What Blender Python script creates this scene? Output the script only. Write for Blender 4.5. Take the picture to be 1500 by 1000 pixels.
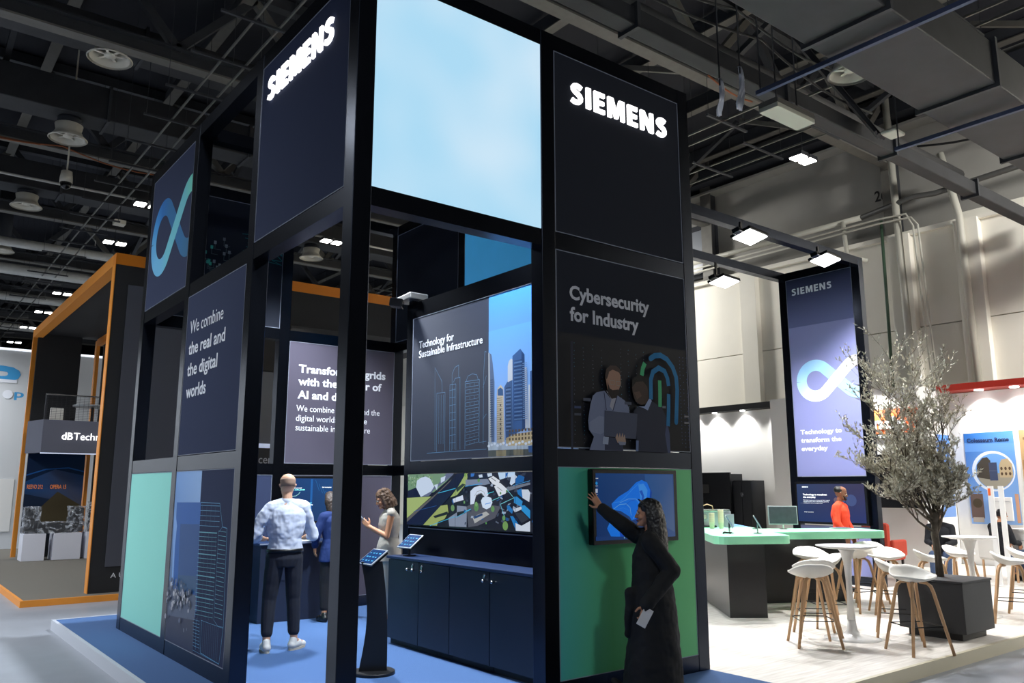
import bpy, bmesh, math, random
from mathutils import Vector, Matrix
random.seed(7)
D = bpy.data
SC = bpy.context.scene
C = SC.collection
PI = math.pi
for o in list(D.objects): D.objects.remove(o)

# ---------------------------------------------------------------- camera
F_PX, YAW, PITCH, ROLL, EYE = 1190.0, 0.66436, 0.1773, -0.00096, 1.65
_f = Vector((math.sin(YAW)*math.cos(PITCH), math.cos(YAW)*math.cos(PITCH), math.sin(PITCH)))
_r = Vector((math.cos(YAW), -math.sin(YAW), 0)); _u = _r.cross(_f)
_r2 = _r*math.cos(ROLL)+_u*math.sin(ROLL); _u2 = -_r*math.sin(ROLL)+_u*math.cos(ROLL)
cam = D.objects.new('camera', D.cameras.new('camera')); C.objects.link(cam)
M3 = Matrix((( _r2.x,_u2.x,-_f.x),( _r2.y,_u2.y,-_f.y),( _r2.z,_u2.z,-_f.z)))
cam.matrix_world = Matrix.Translation((0,0,EYE)) @ M3.to_4x4()
cam.data.sensor_width = 36; cam.data.lens = 36*F_PX/1500; cam.data.clip_end = 300; cam.data.clip_start = .05
SC.camera = cam

# ---------------------------------------------------------------- exposure, ambient
SC.view_settings.view_transform = 'Standard'; SC.view_settings.look = 'None'
SC.view_settings.exposure = 0.0; SC.view_settings.gamma = 1; SC.view_settings.use_curve_mapping = False
w = D.worlds.new('hall_air'); SC.world = w; w.use_nodes = True
w.node_tree.nodes['Background'].inputs[0].default_value = (.62,.68,.8,1)
w.node_tree.nodes['Background'].inputs[1].default_value = .032

def area(loc, sx, sy, power, col=(1,1,1), rot=(0,0,0), spread=PI):
    l = D.lights.new('hall_or_fill_light','AREA'); l.shape='RECTANGLE'; l.size=sx; l.size_y=sy; l.energy=power; l.color=col; l.spread=spread
    o = D.objects.new('hall_or_fill_light', l); o.location=loc; o.rotation_euler=rot; C.objects.link(o); return o
def spot(loc, to, power, col=(1,1,1), ang=80, r=.08, blend=.6):
    l = D.lights.new('spot_light','SPOT'); l.energy=power; l.color=col; l.spot_size=math.radians(ang); l.spot_blend=blend; l.shadow_soft_size=r
    o = D.objects.new('spot_light', l); o.location=loc
    o.rotation_euler=(Vector(to)-Vector(loc)).to_track_quat('-Z','Y').to_euler(); C.objects.link(o); return o

# high-bay lighting of the hall (fixtures hang in rows between the trusses)
COOL=(.88,.94,1.0)
for x,y,p in ((-6,4,600),(-6,11,650),(-5.5,18,800),(-5,26,1000),(0,34,1500),(12,26,700),(12,34,800)):
    area((x,y,9.4),1.4,1.4,p*.85,COOL,spread=2.45)
# area lights added to brighten the right zone, tilted towards the end wall
area((16.5,-1.5,9.2),1.6,1.6,2100,(1,.98,.94),(0.25,-.75,0)); area((17.5,20,9.4),1.2,1.2,900,(1,.98,.94),(0,-.5,0))
# aisle to the left in front of the orange portal
area((-2.5,13.5,8.6),1.2,1.2,350,COOL,spread=2.45)
# front fill and pavilion floodlights (fixtures built only under the overhead beams)
FLOOD=(.97,.98,1.0)
area((1.0,-7.5,9.2),1.2,1.2,520,COOL,(.5,0,0))  # fill light added behind the camera to lift the front facade
spot((4.6,6.1,5.3),(4.0,7.6,0),1700,(.84,.92,1),95,.15)
spot((4.3,9.6,5.3),(4.3,8.9,0),1500,(.88,.94,1),110,.15)
spot((5.3,8.4,5.0),(4.6,9.0,0),260,(.84,.92,1),90,.15)
for (x,y,z),to,p in (((10.05,7.02,5.25),(9.6,5.6,0),960),((12.1,7.02,5.25),(12.4,5.8,0),960),((11.55,8.66,5.1),(11.2,8,0),750),((8.0,7.1,5.3),(8.0,5.2,0),560)):
    spot(loc=(x,y,z),to=to,power=p,col=FLOOD,ang=135,r=.14,blend=.8)

# ---------------------------------------------------------------- colours, materials
def lin(c): 
    c=c/255.; return c/12.92 if c<=.04045 else ((c+.055)/1.055)**2.4
def S(r,g,b): return (lin(r),lin(g),lin(b),1)
MC={}
def mat(name, col, rough=.6, metal=0, emit=0, bump=0, scale=40, var=.0, spec=.5, alpha=1, trans=0, aniso=0, coat=0):
    if name in MC: return MC[name]
    m=D.materials.new(name); m.use_nodes=True; nt=m.node_tree; b=nt.nodes['Principled BSDF']
    b.inputs['Base Color'].default_value=col; b.inputs['Roughness'].default_value=rough; b.inputs['Metallic'].default_value=metal
    b.inputs['Specular IOR Level'].default_value=spec; b.inputs['Alpha'].default_value=alpha; b.inputs['Transmission Weight'].default_value=trans
    b.inputs['Coat Weight'].default_value=coat
    if emit: b.inputs['Emission Color'].default_value=col; b.inputs['Emission Strength'].default_value=emit
    if var or bump:
        t=nt.nodes.new('ShaderNodeTexCoord'); n=nt.nodes.new('ShaderNodeTexNoise'); n.inputs['Scale'].default_value=scale; n.inputs['Detail'].default_value=5
        nt.links.new(t.outputs['Object'],n.inputs['Vector'])
        if var:
            r=nt.nodes.new('ShaderNodeMapRange'); r.inputs['To Min'].default_value=1-var; r.inputs['To Max'].default_value=1+var
            v=nt.nodes.new('ShaderNodeVectorMath'); v.operation='SCALE'; v.inputs[0].default_value=col[:3]
            nt.links.new(n.outputs['Fac'],r.inputs['Value']); nt.links.new(r.outputs[0],v.inputs['Scale']); nt.links.new(v.outputs[0],b.inputs['Base Color'])
        if bump:
            u=nt.nodes.new('ShaderNodeBump'); u.inputs['Strength'].default_value=bump; u.inputs['Distance'].default_value=.01
            nt.links.new(n.outputs['Fac'],u.inputs['Height']); nt.links.new(u.outputs[0],b.inputs['Normal'])
    MC[name]=m; return m
def print_mat(name, rough=.55, emit=0):
    """flat print or screen picture: colours from the print's own colour attribute"""
    if name in MC: return MC[name]
    m=D.materials.new(name); m.use_nodes=True; nt=m.node_tree; b=nt.nodes['Principled BSDF']
    a=nt.nodes.new('ShaderNodeAttribute'); a.attribute_name='ink'; b.inputs['Roughness'].default_value=rough; b.inputs['Specular IOR Level'].default_value=.15
    if emit:
        nt.links.new(a.outputs['Color'],b.inputs['Emission Color']); b.inputs['Emission Strength'].default_value=emit
        b.inputs['Base Color'].default_value=(.01,.01,.01,1); b.inputs['Roughness'].default_value=.25
    else: nt.links.new(a.outputs['Color'],b.inputs['Base Color'])
    MC[name]=m; return m

# ---------------------------------------------------------------- mesh helpers
def nb(): return bmesh.new()
def box(bm,x0,x1,y0,y1,z0,z1):
    v=[bm.verts.new((x,y,z)) for z in (z0,z1) for x,y in ((x0,y0),(x1,y0),(x1,y1),(x0,y1))]
    for f in ((3,2,1,0),(4,5,6,7),(0,1,5,4),(1,2,6,5),(2,3,7,6),(3,0,4,7)): bm.faces.new([v[i] for i in f])
    return v
def prism(bm,pts,z0,z1):
    a=[bm.verts.new((x,y,z0)) for x,y in pts]; b=[bm.verts.new((x,y,z1)) for x,y in pts]
    bm.faces.new(a[::-1]); bm.faces.new(b); n=len(pts)
    for i in range(n): bm.faces.new((a[i],a[(i+1)%n],b[(i+1)%n],b[i]))
def lathe(bm,prof,seg=24,c=(0,0,0),cap=True):
    rings=[]
    for r,z in prof: rings.append([bm.verts.new((c[0]+r*math.cos(2*PI*i/seg),c[1]+r*math.sin(2*PI*i/seg),c[2]+z)) for i in range(seg)])
    for a,b in zip(rings,rings[1:]):
        for i in range(seg): bm.faces.new((a[i],a[(i+1)%seg],b[(i+1)%seg],b[i]))
    if cap: bm.faces.new(rings[0][::-1]); bm.faces.new(rings[-1])
def tube(bm,pts,r,seg=8,cap=True):
    pts=[Vector(p) for p in pts]; rr=r if isinstance(r,(list,tuple)) else [r]*len(pts); rings=[]
    d=(pts[1]-pts[0]).normalized(); up=Vector((0,0,1)) if abs(d.z)<.95 else Vector((1,0,0)); s=d.cross(up).normalized()
    for i,p in enumerate(pts):
        t=(pts[min(i+1,len(pts)-1)]-pts[max(i-1,0)]).normalized(); s=(s-t*s.dot(t)).normalized(); u=s.cross(t)
        rings.append([bm.verts.new(p+(s*math.cos(2*PI*k/seg)+u*math.sin(2*PI*k/seg))*rr[i]) for k in range(seg)])
    for a,b in zip(rings,rings[1:]):
        for k in range(seg): bm.faces.new((a[k],a[(k+1)%seg],b[(k+1)%seg],b[k]))
    if cap: bm.faces.new(rings[0][::-1]); bm.faces.new(rings[-1])
def bar(bm,p,q,wx,wy):
    """rectangular bar between two points"""
    p=Vector(p);q=Vector(q); d=(q-p).normalized(); up=Vector((0,0,1)) if abs(d.z)<.95 else Vector((0,1,0)); s=d.cross(up).normalized(); u=s.cross(d)
    r=[[bm.verts.new(c+s*a*wx/2+u*b*wy/2) for a,b in ((-1,-1),(1,-1),(1,1),(-1,1))] for c in (p,q)]
    for k in range(4): bm.faces.new((r[0][k],r[0][(k+1)%4],r[1][(k+1)%4],r[1][k]))
    bm.faces.new(r[0][::-1]); bm.faces.new(r[1])
def obj(name,bm,m,parent=None,smooth=False,bevel=0,label=None,cat=None,group=None,kind=None):
    if isinstance(bm,bmesh.types.BMesh):
        bmesh.ops.recalc_face_normals(bm,faces=bm.faces); me=D.meshes.new(name); bm.to_mesh(me); bm.free()
    else: me=bm
    if m is not None and not me.materials: me.materials.append(m)
    if smooth: me.polygons.foreach_set('use_smooth',[True]*len(me.polygons))
    o=D.objects.new(name,me); C.objects.link(o)
    if parent is not None: par(o,parent)
    if bevel:
        b=o.modifiers.new('edge','BEVEL'); b.width=bevel; b.segments=2; b.limit_method='ANGLE'
    tag(o,label,cat,group,kind); return o
def wm(o):
    m=o.matrix_basis.copy()
    if o.parent: m=wm(o.parent)@o.matrix_parent_inverse@m
    return m
def par(o,p):
    o.parent=p; o.matrix_parent_inverse=wm(p).inverted()
def tag(o,label=None,cat=None,group=None,kind=None):
    if label: o['label']=label
    if cat: o['category']=cat
    if group: o['group']=group
    if kind: o['kind']=kind
    return o
def thing(name,label,cat,loc=(0,0,0),rotz=0,group=None):
    o=D.objects.new(name,None); C.objects.link(o); o.location=loc; o.rotation_euler=(0,0,rotz); o.empty_display_size=.1
    return tag(o,label,cat,group)
def bx(name,m,parent,x0,x1,y0,y1,z0,z1,**k):
    b=nb(); box(b,x0,x1,y0,y1,z0,z1); return obj(name,b,m,parent,**k)
def kids(o): return [c for c in D.objects if c.parent==o]
def dup(root,loc,rotz=0,label=None,group=None):
    r=root.copy(); C.objects.link(r); r.location=loc; r.rotation_euler=(0,0,rotz)
    if label: r['label']=label
    if group: r['group']=group
    for ch in root['_k'] if '_k' in root else kids(root):
        c=ch.copy(); C.objects.link(c); c.parent=r
        for g in kids(ch):
            d=g.copy(); C.objects.link(d); d.parent=c
    return r

# ---------------------------------------------------------------- flat prints
class Plane:
    """a print surface; sx: 'x' -> u is world x (faces -y), 'y' -> u is world y (faces -x)"""
    def __init__(s,axis,v): s.a=axis; s.v=v
    def at(s,u,z,d=0): return (u,s.v-d,z) if s.a=='x' else (s.v-d,u,z)
    def right(s): return 1 if s.a=='x' else -1
class Print:
    def __init__(s,pl): s.pl=pl; s.bm=nb(); s.ly=s.bm.loops.layers.float_color.new('ink'); s.n=0
    def poly(s,pts,cols,d=None):
        s.n+=1; dd=.0006+.00012*s.n if d is None else d
        if isinstance(cols,tuple): cols=[cols]*len(pts)
        vs=[s.bm.verts.new(s.pl.at(u,v,dd)) for u,v in pts]
        try: f=s.bm.faces.new(vs)
        except ValueError: return
        f.normal_update(); n=f.normal; want=Vector((0,-1,0)) if s.pl.a=='x' else Vector((-1,0,0))
        for l in f.loops: l[s.ly]=S(*cols[vs.index(l.vert)])
        if n.dot(want)<0: f.normal_flip()
    def rect(s,u0,u1,v0,v1,c,c2=None,hz=False):
        if c2 is None: c2=c
        s.poly([(u0,v0),(u1,v0),(u1,v1),(u0,v1)],[c,c2,c2,c] if hz else [c2,c2,c,c])
    def disc(s,u,v,r,c,ru=None,n=16):
        s.poly([(u+(ru or r)*math.cos(2*PI*k/n),v+r*math.sin(2*PI*k/n)) for k in range(n)],c)
    def line(s,pts,w,c,c2=None,cap=False):
        P=[Vector(p) for p in pts]; L=[];R=[]
        for i,p in enumerate(P):
            a=(P[i]-P[i-1]).normalized() if i else (P[1]-P[0]).normalized()
            b=(P[i+1]-P[i]).normalized() if i<len(P)-1 else a
            t=(a+b); t=t.normalized() if t.length>.01 else a
            k=min(1.6,1/max(.3,t.dot(a))); n=Vector((-t.y,t.x))*w/2*k; L.append(p+n); R.append(p-n)
        s.n+=1; base=.0006+.00012*s.n
        for i in range(len(P)-1):
            f0=i/(len(P)-1); f1=(i+1)/(len(P)-1)
            mix=lambda f: tuple(c[j]+((c2 or c)[j]-c[j])*f for j in range(3))
            s.poly([tuple(L[i]),tuple(L[i+1]),tuple(R[i+1]),tuple(R[i])],[mix(f0),mix(f1),mix(f1),mix(f0)],base); s.n-=1
        if cap: s.disc(P[0].x,P[0].y,w/2,c); s.disc(P[-1].x,P[-1].y,w/2,c2 or c)
    def data(s,items,capw=.03):
        for it in items:
            if it[0]=='p': s.poly(it[1],it[2])
            elif it[0]=='l': s.line(it[1],it[3],it[2],cap=it[3]>capw)
            else: s.disc(it[1][0],it[1][1],it[3],it[2])
    def build(s,name,parent,m,**k):
        me=D.meshes.new(name); s.bm.to_mesh(me); s.bm.free(); me.materials.append(m)
        o=D.objects.new(name,me); C.objects.link(o); par(o,parent); tag(o,**k); return o
def text_mesh(s,bold=0.,ext=0.,sp=1.):
    cu=D.curves.new('t','FONT'); cu.body=s; cu.offset=bold; cu.extrude=ext; cu.resolution_u=3; cu.space_character=sp
    o=D.objects.new('t',cu); C.objects.link(o); dg=bpy.context.evaluated_depsgraph_get()
    me=D.meshes.new_from_object(o.evaluated_get(dg)); D.objects.remove(o); D.curves.remove(cu); return me
_cap={}
def capw(bold):
    if bold not in _cap:
        me=text_mesh('H',bold); _cap[bold]=(min(v.co.y for v in me.vertices),max(v.co.y for v in me.vertices)); D.meshes.remove(me)
    return _cap[bold]
def lettering(pl,s,u0,u1,z,cap,m,parent,name='lettering',bold=0.,depth=.0012,off=.001,slope=0,split=False,label=None,sp=1.):
    """text from u0 (left end) to u1 (right end; None = natural width), baseline z, capital height cap"""
    me=text_mesh(s,bold,.5,sp); b0,b1=capw(bold); k=cap/(b1-b0)
    xs=[v.co.x for v in me.vertices]; x0,x1=min(xs),max(xs); r=pl.right()
    ku=k if u1 is None else abs(u1-u0)/(x1-x0)
    for v in me.vertices:
        u=(v.co.x-x0)*ku; zz=z+(v.co.y-b0)*k; d=off+(v.co.z+.5)*depth
        v.co=pl.at(u0+r*u,zz,d)
    if split:
        bm=nb(); bm.from_mesh(me); D.meshes.remove(me); left=set(bm.verts); parts=[]
        while left:
            st=[left.pop()]; isl=set(st)
            while st:
                v=st.pop()
                for e in v.link_edges:
                    q=e.other_vert(v)
                    if q in left: left.discard(q); isl.add(q); st.append(q)
            parts.append(isl)
        objs=[]
        for isl in parts:
            idx={v:i for i,v in enumerate(isl)}
            m2=D.meshes.new('letter'); fs=[[idx[v] for v in f.verts] for f in bm.faces if f.verts[0] in isl]
            m2.from_pydata([v.co[:] for v in idx],[],fs); o=obj('letter',m2,m,parent); b=nb(); b.from_mesh(m2); bmesh.ops.recalc_face_normals(b,faces=b.faces); b.to_mesh(m2); b.free(); objs.append(o)
        bm.free(); return objs
    b=nb(); b.from_mesh(me); bmesh.ops.remove_doubles(b,verts=b.verts,dist=1e-6); bmesh.ops.recalc_face_normals(b,faces=b.faces); b.to_mesh(me); b.free()
    o=obj(name,me,m,parent); 
    if label: o['label']=label
    return o

def bold_word(pl,u0,u1,z,cap,m,parent,depth=.02,off=.004):
    """the company name in heavy sans capitals, one object per letter"""
    E_=[(0,0),(.58,0),(.58,.2),(.24,.2),(.24,.41),(.54,.41),(.54,.6),(.24,.6),(.24,.8),(.58,.8),(.58,1),(0,1)]
    M_=[(0,0),(.21,0),(.21,.64),(.39,.04),(.56,.04),(.74,.64),(.74,0),(.95,0),(.95,1),(.65,1),(.475,.40),(.30,1),(0,1)]
    N_=[(0,0),(.21,0),(.21,.60),(.54,0),(.78,0),(.78,1),(.57,1),(.57,.40),(.24,1),(0,1)]
    cl=[(.57,.81),(.44,.885),(.32,.90),(.20,.865),(.135,.77),(.14,.68),(.22,.60),(.36,.525),(.48,.45),(.525,.35),(.515,.23),(.43,.13),(.30,.095),(.17,.11),(.05,.17)]
    L=[];R=[]
    for i,p in enumerate(cl):
        a=Vector(cl[max(i-1,0)]); c=Vector(cl[min(i+1,len(cl)-1)]); t=(c-a).normalized(); n=Vector((-t.y,t.x))*.105; L.append(tuple(Vector(p)+n)); R.append(tuple(Vector(p)-n))
    S_=L+R[::-1]; I_=[(0,0),(.24,0),(.24,1),(0,1)]
    x=0; out=[]
    for g,wd in ((S_,.64),(I_,.24),(E_,.58),(M_,.95),(E_,.58),(N_,.78),(S_,.64)): out.append((g,x)); x+=wd+.19
    tot=x-.19; k=abs(u1-u0)/tot; r=pl.right()
    for g,x in out:
        b=nb(); f=[b.verts.new(pl.at(u0+r*(a+x)*k,z+c*cap,off)) for a,c in g]; h=[b.verts.new(pl.at(u0+r*(a+x)*k,z+c*cap,off+depth)) for a,c in g]; n=len(g)
        if g is S_:
            q=n//2
            for i in range(q-1):
                for F in (f,h): b.faces.new((F[i],F[i+1],F[n-2-i],F[n-1-i]))
        else: b.faces.new(f); b.faces.new(h)
        for i in range(n): b.faces.new((f[i],f[(i+1)%n],h[(i+1)%n],h[i]))
        obj('letter',b,m,parent)

# common materials
BLACKM=mat('black_frame_aluminium',S(50,54,64),.26,1.,bump=.01,scale=300)
NAVY=mat('navy_fabric',S(46,54,80),.85,bump=.15,scale=900,var=.06,spec=.15)
WHITE_INK=mat('white_ink',S(225,228,235),.6)
GREY_INK=mat('grey_ink',S(170,172,180),.6)
EDGE=mat('pale_keder_edge',S(120,126,142),.5)
GLASSBLK=mat('black_glossy_plastic',S(14,15,18),.25)
STEEL=mat('brushed_steel',S(190,190,190),.25,1)
CYBER=[('p',[(4.888,2.456),(4.986,2.478),(5.055,2.416),(5.143,2.448),(5.236,2.407),(5.286,2.348),(5.291,2.291),(5.313,2.277),(4.983,2.26),(4.978,2.078),(5.202,2.066),(5.199,1.962),(4.793,1.959),(4.85,2.074),(4.791,2.131),(4.783,2.209),(4.816,2.351),(4.845,2.423)],(100,108,132)),('p',[(4.978,2.078),(5.202,2.066),(5.199,1.962),(4.974,1.962)],(40,46,66)),('p',[(4.917,2.256),(4.98,2.249),(4.976,2.118),(4.927,2.096),(4.81,2.112),(4.792,2.19)],(112,120,142)),('p',[(5.003,2.484),(5.069,2.407),(5.046,2.344),(5.088,2.306),(5.143,2.443),(5.084,2.429)],(140,140,148)),('p',[(5.034,2.662),(5.092,2.682),(5.165,2.668),(5.189,2.623),(5.187,2.55),(5.158,2.485),(5.114,2.446),(5.07,2.438),(5.029,2.476),(5.013,2.536),(5.001,2.597)],(135,104,88)),('p',[(5.013,2.67),(5.064,2.708),(5.137,2.71),(5.18,2.685),(5.193,2.644),(5.15,2.659),(5.092,2.672),(5.048,2.651),(5.033,2.61),(5.015,2.578),(4.996,2.607)],(58,46,42)),('p',[(5.026,2.558),(5.051,2.503),(5.086,2.49),(5.159,2.501),(5.17,2.476),(5.127,2.423),(5.07,2.412),(5.028,2.455)],(32,25,24)),('l',[(5.053,2.575),(5.111,2.575),(5.105,2.538),(5.059,2.54),(5.053,2.575)],(120,120,115),0.004),('l',[(5.132,2.571),(5.193,2.571),(5.186,2.534),(5.138,2.536),(5.132,2.571)],(120,120,115),0.004),('l',[(4.979,2.462),(5.003,2.311)],(30,36,60),0.008),('l',[(5.14,2.443),(5.081,2.305)],(30,36,60),0.009),('p',[(5.344,2.32),(5.406,2.366),(5.527,2.341),(5.577,2.429),(5.716,2.373),(5.799,2.259),(5.816,2.131),(5.815,1.959),(5.375,1.964),(5.37,2.217)],(28,34,52)),('p',[(5.782,2.248),(5.816,2.131),(5.819,1.96),(5.783,1.959),(5.752,2.128)],(56,66,95)),('p',[(5.33,2.539),(5.385,2.597),(5.477,2.609),(5.529,2.565),(5.542,2.502),(5.547,2.449),(5.499,2.392),(5.437,2.38),(5.377,2.406),(5.342,2.467)],(52,40,36)),('p',[(5.33,2.529),(5.337,2.603),(5.417,2.65),(5.502,2.643),(5.529,2.554),(5.477,2.598),(5.385,2.586)],(16,15,18)),('p',[(5.351,2.488),(5.427,2.504),(5.456,2.464),(5.393,2.428)],(72,54,46)),('p',[(5.403,2.365),(5.49,2.371),(5.563,2.46),(5.585,2.424),(5.53,2.336),(5.466,2.357)],(120,134,165)),('p',[(4.981,2.305),(5.391,2.297),(5.364,2.07),(4.968,2.083)],(58,64,82)),('p',[(5.105,2.073),(5.129,2.114),(5.145,2.074),(5.161,2.121),(5.174,2.075),(5.197,2.122),(5.203,2.076),(5.221,2.108),(5.235,2.037),(5.186,2.013),(5.129,2.033)],(142,120,106)),('p',[(5.136,2.042),(5.235,2.039),(5.227,2.013),(5.157,2.011)],(110,116,134)),('p',[(4.957,2.078),(5.024,2.075),(5.015,2.012),(4.948,2.016)],(130,140,160)),('p',[(5.364,2.06),(5.397,2.059),(5.39,1.964),(5.356,1.964)],(80,96,130)),('l',[(5.587,2.819),(5.644,2.851),(5.724,2.863),(5.812,2.835),(5.89,2.764),(5.935,2.673),(5.943,2.552),(5.928,2.397),(5.912,2.248)],(10,98,142),0.051),('l',[(5.575,2.44),(5.581,2.623),(5.613,2.696),(5.694,2.741),(5.773,2.717),(5.811,2.652),(5.823,2.582)],(10,98,142),0.048),('l',[(5.508,2.77),(5.477,2.716),(5.462,2.651)],(58,148,98),0.048),('l',[(5.701,2.624),(5.7,2.502),(5.694,2.377)],(58,148,98),0.046),('l',[(5.819,2.505),(5.81,2.346),(5.796,2.205)],(10,98,142),0.048),('p',[(4.729,2.397),(4.817,2.399),(4.817,2.375),(4.729,2.373)],(62,68,84)),('p',[(5.228,2.397),(5.317,2.397),(5.316,2.373),(5.228,2.371)],(62,68,84)),('p',[(4.625,2.323),(4.701,2.326),(4.7,2.306),(4.624,2.303)],(48,62,95)),('p',[(4.624,2.262),(4.699,2.264),(4.699,2.245),(4.623,2.243)],(58,64,78)),('p',[(6.031,2.315),(6.098,2.316),(6.097,2.3),(6.03,2.298)],(110,112,116)),('p',[(6.027,2.253),(6.095,2.255),(6.094,2.239),(6.027,2.237)],(110,112,116)),('p',[(5.725,2.389),(5.773,2.39),(5.772,2.368),(5.724,2.367)],(90,96,104)),('p',[(4.591,2.873),(4.618,2.876),(4.605,1.963),(4.581,1.963)],(30,36,54))]
SKY=[('p',[(6.728,3.036),(6.674,3.003),(6.652,2.916),(6.619,2.709),(6.616,2.102),(6.721,2.106)],(88,104,132)),('p',[(6.726,3.029),(6.708,3.02),(6.668,2.098),(6.715,2.1)],(168,170,172)),('p',[(6.454,2.642),(6.403,2.693),(6.383,2.685),(6.323,2.716),(6.316,2.167),(6.433,2.112)],(66,92,132)),('p',[(6.397,2.848),(6.379,2.896),(6.343,2.919),(6.313,2.9),(6.313,2.702),(6.397,2.686)],(186,190,198)),('p',[(6.577,2.578),(6.571,2.634),(6.515,2.671),(6.468,2.631),(6.453,2.052),(6.579,2.057)],(190,178,158)),('p',[(6.563,2.625),(6.515,2.645),(6.474,2.617),(6.47,2.556),(6.562,2.565)],(60,90,130)),('p',[(6.128,2.81),(6.09,2.794),(6.078,2.213),(6.127,2.192)],(184,190,200)),('p',[(6.319,2.941),(6.194,2.999),(6.127,2.932),(6.12,2.21),(6.314,2.164)],(58,90,138)),('p',[(6.175,2.975),(6.127,2.932),(6.12,2.21),(6.169,2.201)],(40,66,108)),('p',[(6.068,2.629),(6.042,2.626),(6.045,2.188),(6.071,2.189)],(190,192,196)),('p',[(6.041,2.758),(5.977,2.765),(5.982,2.179),(6.038,2.182)],(52,82,132)),('p',[(6.423,2.13),(6.265,2.162),(6.112,2.168),(5.982,2.184),(5.983,2.033),(6.423,2.051)],(188,168,130)),('p',[(6.721,2.102),(6.585,2.094),(6.423,2.051),(5.983,2.045),(5.984,1.999),(6.72,2.019)],(172,182,192)),('p',[(6.72,2.019),(5.984,2.008),(5.984,1.941),(6.72,1.953)],(84,88,84)),('p',[(6.585,2.013),(6.423,2.011),(6.423,1.948),(6.585,1.952)],(140,128,100)),('p',[(6.305,2.01),(6.151,2.009),(6.151,1.944),(6.305,1.946)],(128,120,98)),('p',[(6.076,2.037),(5.983,2.043),(5.984,1.97),(6.067,1.978)],(60,92,140))]
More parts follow.
